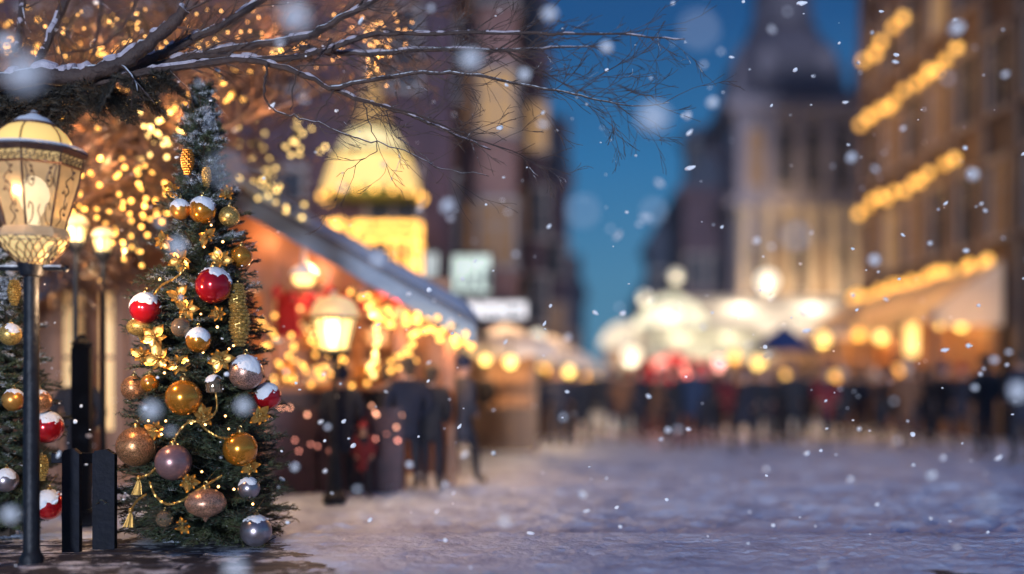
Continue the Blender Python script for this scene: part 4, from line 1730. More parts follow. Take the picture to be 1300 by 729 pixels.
TY = 8.75
TX = X(257, TY)
TB = Z(693, TY)
S8 = TY / F
H = Z(98, TY) - 0.02
prof = [(.06, .70), (.30, .80), (.55, .76), (1.0, .67), (1.5, .60), (2.0, .56), (2.5, .45), (2.8, .38), (3.05, .28), (3.3, .26), (3.5, .23), (3.7, .15), (3.85, .06), (4.1, .03)]
main_tree, env1 = fir_tree('tall narrow fir dressed with red and gold baubles, snowy at the top', (TX, TY, 0), H, prof, 440, 3, .36, .49)
LX = X(8, 8.9)
prof2 = [(.10, .42), (.3, .52), (.8, .50), (1.4, .44), (1.9, .34), (2.3, .22), (2.7, .08), (2.9, .02)]
left_tree, env2 = fir_tree('smaller fir tree cut by the left edge, behind the post of the big lantern', (LX, 8.9, 0), 2.65, prof2, 170, 7, .38, .50)

gold_sh = mat('gold_shiny', (.88, .34, .035), (.78, .27, .02), 30, .2, .72, coat=.6)
gold_satin = mat('gold_satin', (.80, .38, .09), (.66, .27, .05), 60, .34, .7)
red_sh = mat('red_shiny', (.66, .010, .018), (.5, .006, .014), 20, .16, .55, coat=1.0)
bronze_gl = glitter('bronze_glitter', (.62, .27, .10))
copper_gl = glitter('copper_glitter', (.75, .36, .22))
rose_gl = glitter('rose_glitter', (.58, .34, .26))
gold_gl = glitter('gold_glitter', (.85, .48, .12))
mauve_satin = mat('mauve_satin', (.42, .23, .22), (.32, .17, .17), 50, .3, .6)
silver_satin = mat('silver_satin', (.46, .40, .42), (.36, .30, .33), 40, .3, .85)
cap_m = mat('brass_cap', (.6, .4, .15), (.45, .3, .1), 30, .35, 1.0)
m_, t_, b_ = _base('clear_glass')
b_.inputs['Base Color'].default_value = (.42, .28, .17, 1)
b_.inputs['Roughness'].default_value = .08
b_.inputs['Transmission Weight'].default_value = .6
b_.inputs['Metallic'].default_value = .25
glass_m = m_


def bauble(label, px, py, rp, mt, Yc=None, shape='ball', snow=0.0, env=None, tree=None, cat='bauble', name='bauble', depth=None, seg=28, ctr=(TX, TY)):
    """an ornament hung so that its centre shows at px, py with radius rp (photo pixels)"""
    env = env or env1
    y = ctr[1]
    for _ in range(3):
        x, z = X(px, y), Z(py, y)
        Rz = env(max(.1, z))
        dx = x - ctr[0]
        y = ctr[1] - math.sqrt(max(0.02, (Rz * .97) ** 2 - dx * dx)) - .03 if depth is None else depth
    x, z = X(px, y), Z(py, y)
    r = rp * y / F
    t = thing(name, label, cat, (x, y, z), 0)
    m = MB()
    if shape == 'ball':
        m.ball((0, 0, 0), r, seg)
    elif shape == 'net':
        m.ball((0, 0, 0), r, seg, sz=1.05)
    elif shape == 'onion':
        m.lathe([(.005, -r * .95), (.10 * r, -.86 * r), (.16 * r, -.74 * r), (.5 * r, -.62 * r), (.85 * r, -.40 * r), (1.0 * r, -.08 * r), (.98 * r, .12 * r),
                 (.80 * r, .42 * r), (.45 * r, .62 * r), (.12 * r, .70 * r), (.01, .71 * r)], n=seg)
    elif shape == 'cone':
        for i in range(11):
            u = i / 10
            rr = r * (.35 + .75 * math.sin(PI * min(1, u * .9 + .12))) * .62
            n = 7
            for k in range(n):
                a = 2 * PI * (k + .5 * (i % 2)) / n
                m.ball((rr * math.cos(a) * .75, rr * math.sin(a) * .75, r * (1.25 - 2.5 * u)), r * .26, 6, sz=.55)
        m.ball((0, 0, 0), r * .55, 10, sz=2.1)
    elif shape == 'lantern':
        m.lathe([(.3 * r, -r), (.75 * r, -.85 * r), (.85 * r, 0), (.7 * r, .5 * r), (.3 * r, .8 * r), (.1 * r, 1.0 * r)], n=10)
        for k in range(10):
            a = 2 * PI * k / 10
            m.tube([(.78 * r * math.cos(a), .78 * r * math.sin(a), -.85 * r), (.9 * r * math.cos(a), .9 * r * math.sin(a), 0)], r * .05, 4)
    m.build('body', mt, t)
    top = {'onion': .70, 'cone': 1.25}.get(shape, 1.0) * r
    m = MB()
    m.lathe([(.20 * r, -.04 * r), (.21 * r, .10 * r), (.16 * r, .16 * r), (.03 * r, .18 * r)], (0, 0, top), 12)
    pts = [(.09 * r * math.cos(a), 0, top + .24 * r + .09 * r * math.sin(a)) for a in [2 * PI * k / 8 for k in range(9)]]
    m.tube(pts, .018 * r + .0008, 4)
    m.tube([(0, 0, top + .30 * r), (0.3 * r, (ctr[1] - y) * .25, top + .95 * r)], .0016, 4)
    m.build('cap', cap_m, t)
    if snow > .25:
        snow *= .62
        m = MB()
        n, k_ = 48, 9
        ang = R(40 + 45 * snow)
        sd = random.uniform(0, 50)
        vs = []
        for j in range(k_ + 1):
            for i in range(n):
                a = 2 * PI * i / n
                edge = ang * (1 + .95 * mnoise.noise(Vector((math.cos(a) * .9, math.sin(a) * .9, sd))) + .25 * mnoise.noise(Vector((math.cos(a) * 2.6, math.sin(a) * 2.6, sd))) + .14 * mnoise.noise(Vector((math.cos(a) * 8, math.sin(a) * 8, sd))))
                th = edge * j / k_
                q = 1 + (.05 * (1 - (j / k_) ** 3) + .035 * mnoise.noise(Vector((math.cos(a) * 3 * j / k_, math.sin(a) * 3 * j / k_, sd + 3)))) if j < k_ else .985
                vs.append((r * q * math.sin(th) * math.cos(a), r * q * math.sin(th) * math.sin(a), r * q * math.cos(th)))
        fs = [(j * n + i, (j + 1) * n + i, (j + 1) * n + (i + 1) % n, j * n + (i + 1) % n) for j in range(k_) for i in range(n)]
        m.add(vs, fs)
        for _ in range(12):
            a = random.uniform(0, 2 * PI)
            th = ang * random.uniform(.5, 1.1)
            m.ball((r * math.sin(th) * math.cos(a), r * math.sin(th) * math.sin(a), r * math.cos(th)), r * random.uniform(.05, .13), 7, sz=.6, rough=.2)
        cp = m.build('snow_cap', snow_m, t)
        cp.rotation_euler = (random.uniform(-.1, .35), random.uniform(-.38, .38), 0)
    return t, (x, y, z), r


random.seed(77)
BS = [
    ('gold bauble with a thick snow cap, highest large one in the middle of the tree', 257, 267, 17, gold_sh, 'ball', 1.0),
    ('smaller gold bauble half under snow, touching the left of the highest pair', 229, 266, 13, gold_satin, 'ball', .6),
    ('rough gold bauble right of the thickly snow-capped one', 291, 275, 13, gold_gl, 'ball', 0),
    ('plain shiny gold bauble at the right edge above the red ones', 306, 326, 14, gold_sh, 'ball', .1),
    ('big red bauble with a ragged snow cap, uppermost red one on the tree', 271, 363, 23, red_sh, 'ball', .75),
    ('red bauble under snow at the left edge of the tree', 185, 392, 20, red_sh, 'ball', .85),
    ('gold bauble frosted on its upper half in the middle of the tree', 252, 432, 16, gold_sh, 'ball', .9),
    ('gold glitter bauble tucked below the left red one', 178, 415, 17, gold_gl, 'onion', 0),
    ('large smooth gold bauble at the centre left of the tree', 233, 505, 23, gold_sh, 'ball', 0),
    ('small smooth orange gold bauble left of the large centre one', 190, 487, 11.5, gold_sh, 'ball', 0),
    ('bronze glitter bauble behind the small orange gold one', 170, 493, 16, bronze_gl, 'ball', .2),
    ('wide frosty rose glitter bauble on the right above the dark red one', 312, 473, 22, rose_gl, 'ball', .5),
    ('dark red bauble with a snowy top at the right edge of the tree', 340, 503, 17, red_sh, 'ball', .6),
    ('large rough bronze bauble at the lower left edge of the tree', 173, 567, 25, bronze_gl, 'ball', .0),
    ('mauve satin bauble hanging from the gold cord at lower left', 220, 587, 23, mauve_satin, 'ball', 0),
    ('smooth gold bauble at the lower right end of the gold cord', 305, 570, 22, gold_sh, 'ball', 0),
    ('flattened copper glitter bauble with a point beneath, low on the tree', 261, 638, 26, copper_gl, 'onion', .2),
    ('silver satin bauble at the foot of the tree on the right', 325, 674, 20, silver_satin, 'ball', .3),
    ('dim silver bauble half buried in needles above the foot of the tree', 316, 620, 14, silver_satin, 'ball', .3),
]
REF = {}
for lab, px, py, rp, mt, shp, sn in BS:
    o, p, r = bauble(lab, px, py, rp, mt, shape=shp, snow=sn)
    REF[(px, py)] = (Vector(p), r)
bauble('tiny clear glass ball hanging under the gold cord at the bottom of the tree', 209, 659, 11, glass_m, shape='ball', cat='glass ball', name='glass_ball')
bauble('brownish clear glass ball left of the frosted gold bauble', 230, 416, 13, glass_m, shape='ball', cat='glass ball', name='glass_ball')
bauble('little glass lantern ornament with snow on it, right of the large centre bauble', 272, 488, 12, glass_m, shape='lantern', snow=.5, cat='ornament', name='lantern_ornament')
bauble('long gold glitter cone, upper one on the right side of the tree', 301, 382, 16, gold_gl, shape='cone', cat='cone ornament', name='cone_ornament')
bauble('fat gold glitter cone, lower one on the right side of the tree', 304, 414, 19, gold_gl, shape='cone', cat='cone ornament', name='cone_ornament')
bauble('slim gold cone ornament near the snowy tree top', 238, 206, 12, gold_satin, shape='cone', cat='cone ornament', name='cone_ornament')
bauble('small frosted gold cone under the snowy tree top', 262, 225, 9, gold_gl, shape='cone', snow=.1, cat='cone ornament', name='cone_ornament')
L2 = (LX, 8.9)
for lab, px, py, rp, mt, shp, sn, nm in [
    ('gold netted bauble high on the small tree left of the lantern post', 13, 425, 14, gold_gl, 'ball', .4, 'bauble'),
    ('gold satin bauble on the small tree, left of the lantern post at mid height', 17, 508, 14, gold_satin, 'ball', .5, 'bauble'),
    ('red bauble with snow on it, upper one peeping out right of the lantern post', 60, 543, 20, red_sh, 'ball', .6, 'bauble'),
    ('red bauble with snow on it, lower one peeping out right of the lantern post', 62, 641, 19, red_sh, 'ball', .8, 'bauble'),
    ('bronze glitter bauble just right of the lantern post above the upper red one', 50, 510, 15, bronze_gl, 'ball', .5, 'bauble'),
    ('gold cone just right of the lantern post between the two red baubles', 53, 594, 12, gold_gl, 'cone', 0, 'cone_ornament'),
    ('gold glitter cone at the top of the small left tree', 18, 372, 12, gold_gl, 'cone', 0, 'cone_ornament'),
    ('silver bauble low on the small left tree', 8, 610, 15, silver_satin, 'ball', .5, 'bauble')]:
    bauble(lab, px, py, rp, mt, shape=shp, snow=sn, env=env2, ctr=L2, cat='bauble' if nm == 'bauble' else 'cone ornament', name=nm)


# gold cords swagged over the needles
cord_m = mat('gold_cord', (.72, .42, .12), (.5, .27, .06), 80, .35, .8)


def front(px, py, out=.07):
    y = TY
    for _ in range(3):
        x, z = X(px, y), Z(py, y)
        y = TY - math.sqrt(max(.02, (env1(max(.1, z)) * .97) ** 2 - (x - TX) ** 2)) - out
    return Vector((X(px, y), y, Z(py, y)))


def smooth_pts(pts, k=5):
    out = []
    n = len(pts)
    for i in range(n - 1):
        p0, p1, p2, p3 = pts[max(0, i - 1)], pts[i], pts[i + 1], pts[min(n - 1, i + 2)]
        for j in range(k):
            t = j / k
            out.append(.5 * ((2 * p1) + (p2 - p0) * t + (2 * p0 - 5 * p1 + 4 * p2 - p3) * t * t + (3 * p1 - p0 - 3 * p2 + p3) * t ** 3))
    out.append(pts[-1])
    return out


def cord(label, pp, tassel=None):
    pts = smooth_pts([front(a, b) for a, b in pp], 8)
    o = pts[0].copy()
    t = thing('gold_cord', label, 'cord', o)
    m = MB()
    for ph in (0, PI):
        q = []
        for i, p in enumerate(pts):
            a = i * 1.35 + ph
            q.append(p - o + Vector((0, math.cos(a), math.sin(a))) * .0055)
        m.tube(q, .0068, 5)
    m.build('rope', cord_m, t)
    if tassel:
        e = pts[-1] - o
        m = MB()
        m.ball(e, .022, 10)
        for k in range(26):
            a, rr = random.uniform(0, 2 * PI), random.uniform(.012, .05)
            m.tube([e, e + Vector((math.cos(a) * rr * .5, math.sin(a) * rr * .5, -.05)), e + Vector((math.cos(a) * rr - .012, math.sin(a) * rr, -.13))], .0026, 3)
        m.build('tassel', cord_m, t)


cord('twisted gold cord looping over the mauve bauble and across to the smooth gold one', [(274, 498), (275, 520), (262, 534), (240, 536), (226, 550), (221, 562)])
cord('twisted gold cord running down to the smooth gold bauble on the right', [(238, 534), (252, 536), (262, 546), (278, 555), (294, 556)])
cord('lowest twisted gold cord sagging above the copper bauble', [(190, 612), (198, 630), (212, 640), (230, 636), (252, 622), (282, 604)])
cord('short gold cord ending in a tassel at the lower left of the tree', [(200, 588), (196, 596), (188, 603), (176, 607)], True)
cord('short gold cord ending in a small tassel beside the foot of the tree', [(186, 628), (174, 636), (166, 648)], True)
cord('thin gold cord over the needles high on the left of the tree', [(236, 340), (224, 352), (206, 362), (196, 374)])

# sprigs of gilded leaves pushed among the needles
gl_leaf = mat('gilded_leaf', (.82, .46, .12), (.5, .24, .05), 18, .34, .85)


def sprig(label, px, py, size=1.0, group='gilded leaf sprigs on the tall fir'):
    p = front(px, py, .02)
    t = thing('gilded_sprig', label, 'leaf sprig', p, 0, group)
    m = MB()
    m.tube([(0, .12, -.02), (0, 0, 0)], .004, 4)
    for k in range(5):
        m.ball((random.uniform(-.02, .02), -.02 + random.uniform(-.01, .01), random.uniform(-.02, .02)), .011, 7)
    m.build('berries', gold_gl, t)
    for k in range(7):
        a = 2 * PI * k / 7 + random.uniform(-.2, .2)
        L = .085 * size * random.uniform(.7, 1.2)
        d = Vector((math.cos(a), -.25, math.sin(a)))
        s = Vector((-math.sin(a), 0, math.cos(a)))
        v = []
        for u, w_ in ((0, .05), (.3, .3), (.6, .28), (.85, .13), (1, .01)):
            c = d * L * u + Vector((0, .03 * u * u, 0))
            v += [c - s * L * w_, c + Vector((0, .010, 0)), c + s * L * w_]
        fs = []
        for i in range(4):
            fs += [(3 * i, 3 * i + 1, 3 * i + 4, 3 * i + 3), (3 * i + 1, 3 * i + 2, 3 * i + 5, 3 * i + 4)]
        lf = MB()
        lf.add(v, fs)
        lf.build('leaf', gl_leaf, t)
    return t


for lab, px, py, sz in [('gilded leaf sprig left of the uppermost red bauble', 228, 330, 1.1), ('gilded leaf sprig between the red bauble and the glass ball', 236, 392, 1.1),
                        ('gilded leaf sprig just right of the frosted gold bauble', 276, 398, 1.0), ('wide gilded sprig above the small orange gold bauble', 200, 455, 1.5),
                        ('gilded sprig above the large centre bauble', 226, 462, 1.3), ('gilded sprig near the left edge above the bronze baubles', 180, 452, 1.1),
                        ('gilded sprig under the dark red bauble', 330, 528, 1.1), ('gilded sprig by the snow-capped pair of baubles', 262, 300, 1.0),
                        ('gilded sprig beside the rough bronze bauble', 196, 545, 1.0), ('gilded sprig above the rough gold bauble', 288, 245, .8),
                        ('gilded sprig among the lower needles left of the copper bauble', 232, 668, .8), ('gilded sprig below the snowy tree top on the left', 218, 240, .8),
    ('wide gilded sprig touching the wide rose bauble on its left', 280, 456, 1.3), ('gilded sprig between the two snowy red baubles', 226, 376, 1.2), ('gilded sprig under the left snowy red bauble, against the tree edge', 196, 428, 1.3), ('gilded sprig below the smooth gold bauble at lower right', 318, 592, 1.0), ('gilded sprig between the mauve and the copper bauble', 240, 612, .9), ('gilded sprig beneath the large centre bauble', 258, 528, 1.1), ('gilded sprig left of the plain gold bauble at the right edge', 280, 330, 1.2), ('gilded sprig on the left edge level with the plain gold bauble', 206, 306, 1.1)]:
    sprig(lab, px, py, sz)
string('tiny amber lights wound around the tall fir', [front(225, 250, .03), front(285, 300, .03), front(200, 345, .03), front(300, 440, .03), front(200, 460, .03), front(300, 540, .03), front(190, 530, .03), front(250, 600, .03), front(330, 640, .03)],
       34, .010, (1, .5, .16), 7, jit=.03, cable=.0025)


# ================================================================== THE BIG LANTERN ON ITS POST
def big_lantern():
    Y = 7.6
    s = Y / F
    cxp = 43
    xb = X(cxp - 4, Y)
    t = thing('street_lamp', 'big ornate street lamp with a leaded cream glass lantern on a dark post', 'street lamp', (X(cxp, Y), Y, 0))

    def z(py):
        return Z(py, Y)
    n = 8
    ph = R(11)
    # glass body: eight panes leaning outward, bowed
    rows = [(213, 57), (228, 54.5), (245, 50), (262, 45), (278, 40), (291, 37)]
    lg = bpy.data.materials.new('lantern_pane_glass')
    lg.use_nodes = True
    T = lg.node_tree
    N, L = T.nodes, T.links
    b = N['Principled BSDF']
    b.inputs['Base Color'].default_value = (.62, .42, .22, 1)
    b.inputs['Roughness'].default_value = .25
    b.inputs['Emission Color'].default_value = (1, .58, .22, 1)
    b.inputs['Emission Strength'].default_value = .42
    tr = N.new('ShaderNodeBsdfTransparent')
    tr.inputs[0].default_value = (1, .93, .82, 1)
    mx = N.new('ShaderNodeMixShader')
    nn = N.new('ShaderNodeTexNoise')
    nn.inputs['Scale'].default_value = 9
    tc = N.new('ShaderNodeTexCoord')
    L.new(tc.outputs['Object'], nn.inputs['Vector'])
    mr = N.new('ShaderNodeMapRange')
    mr.inputs['To Min'].default_value = .45
    mr.inputs['To Max'].default_value = .75
    L.new(nn.outputs[0], mr.inputs[0])
    L.new(mr.outputs[0], mx.inputs[0])
    L.new(tr.outputs[0], mx.inputs[1])
    L.new(b.outputs[0], mx.inputs[2])
    L.new(mx.outputs[0], N['Material Output'].inputs[0])
    for k in range(n):
        a0, a1 = 2 * PI * k / n + ph, 2 * PI * (k + 1) / n + ph
        m = MB()
        vs = []
        for py, rp in rows:
            for a in (a0, a1):
                vs.append((rp * s * math.cos(a), rp * s * math.sin(a), z(py)))
        m.add(vs, [(2 * i, 2 * i + 1, 2 * i + 3, 2 * i + 2) for i in range(len(rows) - 1)])
        pane = m.build('pane', lg, t, smooth=False)
        # filigree: scrolls painted in lead on each pane
        f = MB()
        am = (a0 + a1) / 2

        def on(u, v, off=.004):
            """u in -1..1 across, v 0 bottom .. 1 top"""
            py = 291 - v * 78
            for (pa, ra), (pb, rb) in zip(rows, rows[1:]):
                if pa <= py <= pb:
                    rr = ra + (rb - ra) * (py - pa) / (pb - pa)
                    break
            hw = rr * s * math.sin(PI / n)
            ap = rr * s * math.cos(PI / n) + off
            return Vector((ap * math.cos(am) - u * hw * math.sin(am), ap * math.sin(am) + u * hw * math.cos(am), z(py)))

        def curve(c, th=.003):
            f.tube(smooth_pts([on(*q) for q in c], 4), th, 4)
        if k % 2 == 0:
            for sg in (-1, 1):
                curve([(sg * .85, .98), (sg * .55, .90), (sg * .35, .72), (sg * .5, .60), (sg * .7, .68), (sg * .6, .78)], .0042)
                curve([(sg * .85, .95), (sg * .75, .80), (sg * .85, .62)], .0048)
                curve([(sg * .8, .02), (sg * .5, .12), (sg * .45, .30), (sg * .65, .36), (sg * .75, .26)], .0042)
                for v_ in (.70, .82, .90):
                    f.ball(on(sg * (.3 + v_ * .25), v_), .011, 7)
            curve([(0, .02), (.1, .12), (-.08, .24), (.05, .33)], .0036)
        else:
            curve([(0, .98), (.25, .86), (-.25, .72), (.2, .60), (0, .50)], .0044)
            curve([(-.3, .60), (0, .50), (.05, .38), (.3, .3), (.35, .42)], .0036)
            curve([(-.4, .02), (.1, .14), (-.2, .26), (.2, .36)], .0042)
            for v_ in (.22, .55, .66, .80, .90):
                f.ball(on(math.sin(v_ * 9) * .35, v_), .011, 7)
        f.build('filigree', mat('lead_line', (.10, .045, .03), (.06, .03, .02), 20, .5), pane)
    # frieze band
    m = MB()
    m.lathe([(56.5 * s, z(214)), (59 * s, z(201))], n=n, ph=ph)
    fr = m.build('frieze', glow('frieze_glass', (1.0, .58, .22), .42), t, smooth=False)
    f = MB()
    nn_ = 80
    for i in range(nn_):
        a = 2 * PI * i / nn_
        seg = PI / n
        q = ((a - ph) % (2 * seg)) - seg
        rr = 58.5 * s * math.cos(seg) / math.cos(q) + .005
        c = Vector((math.cos(a), math.sin(a), 0)) * rr
        tn = Vector((-math.sin(a), math.cos(a), 0))
        zz = (z(201) + z(214)) / 2
        sg = 1 if i % 2 else -1
        pts = []
        for k in range(8):
            b_a = k * .85
            rad = .021 * (1 - k / 11)
            pts.append(c + tn * (math.cos(b_a) * rad) + Vector((0, 0, zz + sg * math.sin(b_a) * rad * 1.1)))
        f.tube(pts, .0040, 4)
        f.tube([c + tn * .01 + Vector((0, 0, zz + sg * .02)), c + tn * .03 + Vector((0, 0, zz + sg * .032))], .005, 4)
    f.build('scrollwork', mat('lead_line', (.1, .05, .03)), fr)
    # frame: ribs, rims, collars
    fm = mat('aged_bronze', (.20, .10, .065), (.10, .05, .04), 12, .45, .5, snow=.3, snow_noise=14)
    m = MB()
    for k in range(n):
        a = 2 * PI * k / n + ph
        m.tube([(rp * s * math.cos(a), rp * s * math.sin(a), z(py)) for py, rp in [(200, 59)] + rows], .0085, 6)
    m.lathe([(60 * s, z(215.5)), (62 * s, z(214)), (60 * s, z(212.5)), (57 * s, z(214))], n=n, ph=ph)
    m.build('ribs', fm, t, smooth=False)
    m = MB()
    m.lathe([(58 * s, z(201.5)), (63 * s, z(201)), (66 * s, z(196)), (64.5 * s, z(193.5)), (50 * s, z(192))], n=n, ph=ph)
    m.build('rim', fm, t, smooth=False)
    m = MB()
    m.lathe([(60 * s, 0), (64 * s, .006), (62 * s, .022), (52 * s, .032), (47 * s, .02)], (0, 0, z(193.5)), n=24)
    m.build('rim_snow', snow_m, t)
    # dome
    dome_r = [(47, 193), (46.5, 186), (44, 178), (39, 170), (31, 163), (20, 159), (10, 157.5)]
    m = MB()
    m.lathe([(a * s, z(b_)) for a, b_ in dome_r], n=32)
    dm = glow('dome_cream_glass', (1.0, .60, .18), .72)
    dmo = m.build('dome', dm, t)
    m = MB()
    for k in range(6):
        a = 2 * PI * k / 6 + R(-84)
        m.tube([((r_ + .7) * s * math.cos(a), (r_ + .7) * s * math.sin(a), z(py)) for r_, py in dome_r], .0058, 5)
    m.build('dome_ribs', fm, dmo)
    m = MB()
    m.lathe([(26 * s, z(161.5)), (27 * s, z(158)), (22 * s, z(155)), (18 * s, z(151)), (12 * s, z(149)), (9 * s, z(147)), (5 * s, z(145)), (6 * s, z(143)), (1 * s, z(140))], n=20)
    m.build('finial', mat('snowy_bronze', (.16, .09, .07), (.08, .05, .04), 9, .5, .4, snow=.8, snow_noise=12), t)
    # lower collar and leaded basket
    m = MB()
    m.lathe([(38 * s, z(290.5)), (40.5 * s, z(292)), (43.5 * s, z(300)), (43.5 * s, z(304)), (38 * s, z(305))], n=n, ph=ph)
    m.build('collar', mat('cream_collar', (.62, .42, .24), (.45, .28, .15), 8, .45, emit=(1, .6, .3), estr=.16), t, smooth=False)
    bask = [(41, 304), (40, 309), (35, 317), (27, 326), (20, 333), (16, 336)]
    m = MB()
    m.lathe([(a * s, z(b_)) for a, b_ in bask], n=32)
    bk = m.build('basket', glow('basket_glass', (1.0, .60, .24), .50), t)
    f = MB()
    rng2 = random.Random(4)
    prev = None
    rowsn = []
    for j in range(6):
        a_, b_ = bask[j]
        cnt = 22
        rowsn.append([(a_ + .8, b_, 2 * PI * (i + .5 * (j % 2) + rng2.uniform(-.22, .22)) / cnt) for i in range(cnt)])

    def pt(q):
        return Vector((q[0] * s * math.cos(q[2]), q[0] * s * math.sin(q[2]), z(q[1])))
    for j in range(6):
        for i in range(22):
            if j < 5:
                o_ = i if j % 2 == 0 else i + 1
                f.tube([pt(rowsn[j][i]), pt(rowsn[j + 1][i])], .0042, 4)
                if rng2.random() < .8:
                    f.tube([pt(rowsn[j][i]), pt(rowsn[j + 1][(i - 1 if j % 2 == 0 else i + 1) % 22])], .0042, 4)
            if rng2.random() < .45:
                f.tube([pt(rowsn[j][i]), pt(rowsn[j][(i + 1) % 22])], .0042, 4)
    f.build('leading', mat('lead_line', (.1, .05, .03)), bk)
    # bulb inside
    m = MB()
    m.lathe([(7 * s, z(288)), (8 * s, z(275)), (15 * s, z(262)), (19 * s, z(248)), (16 * s, z(234)), (8 * s, z(226)), (1 * s, z(223))], n=16)
    m.build('bulb', glow('lantern_bulb_glass', (1.0, .86, .62), 1.6), t)
    lamp((X(cxp, Y), Y - .28, z(250)), 3, (1, .66, .36))
    lamp((X(cxp, Y) + .34, Y + .10, z(372)), 42, (1, .62, .32))
    # post
    m = MB()
    px_ = -3 * s
    m.lathe([(.085, -.02), (.085, .10), (.066, .13), (.058, .16), (.054, z(352)), (.075, z(350)), (.085, z(345)), (.095, z(338)), (.10, z(335))], (px_, 0, 0), 16)
    m.build('post', iron_m, t)
    m = MB()
    m.tube([(px_ - .34, 0, z(341)), (px_ + .24, 0, z(341))], .018, 8)
    m.ball((px_ + .255, 0, z(341)), .026, 10)
    m.ball((px_ - .355, 0, z(341)), .026, 10)
    m.build('arm', iron_m, t)
    m = MB()
    m.tube([(px_ - .33 + k * .05, 0, z(341) + .014 + .003 * math.sin(k * 2.2)) for k in range(12)], [.006 + .010 * abs(math.sin(k * 1.3)) for k in range(12)], 7)
    m.build('snow', snow_m, t)


big_lantern()

# dark wooden barrier posts between the two trees
pm = mat('dark_blue_post', (.008, .011, .022), (.004, .006, .012), 5, .55, bump=.3, snow=.1, snow_noise=8)
pm.node_tree.nodes['Principled BSDF'].inputs['Specular IOR Level'].default_value = .12
t = thing('low_barrier', 'low dark barrier of two flat posts between the lantern post and fir', 'barrier', (X(110, 8.2), 8.2, 0))
ox = X(110, 8.2)
for a, b_, top in ((80.5, 102.5, 571), (119, 147, 572)):
    m = MB()
    y0 = 8.1 if a < 100 else 8.25
    x0, x1 = X(a, y0) - ox, X(b_, y0) - ox
    zt = Z(top, y0)
    mdl = (x0 + x1) / 2
    m.prism([(x0, 0), (x1, 0), (x1, zt - .03), (mdl + .02, zt + .012), (x0 + .02, zt + .0), (x0, zt - .03)], y0 - 8.2 - .03, y0 - 8.2 + .03)
    po = m.build('post', pm, t, smooth=False)
m = MB()
m.bevbox(X(66, 8.3) - ox, X(148, 8.3) - ox, .085, .12, Z(588, 8.3), Z(575, 8.3), .006)
m.build('rail', pm, t, smooth=False)
t = thing('dark_post', 'tall dark flat post standing behind the low barrier', 'post', (X(104, 10.0), 10.0, 0))
m = MB()
m.bevbox(-.09, .09, -.05, .05, 0, Z(440, 10.0), .012)
m.lathe([(.09, 0), (.11, .03), (.05, .08), (.02, .12)], (0, 0, Z(440, 10.0)), 8)
m.build('shaft', pm, t, smooth=False)
m = MB()
m.bevbox(-.14, .14, -.09, .09, 0, .14, .01)
m.build('foot', pm, t, smooth=False)


# ================================================================== THE OVERHANGING BRANCH
limb_snow = mat('limb_snow', (.66, .60, .66), (.40, .34, .40), 14, .8, bump=.9, bscale=60)


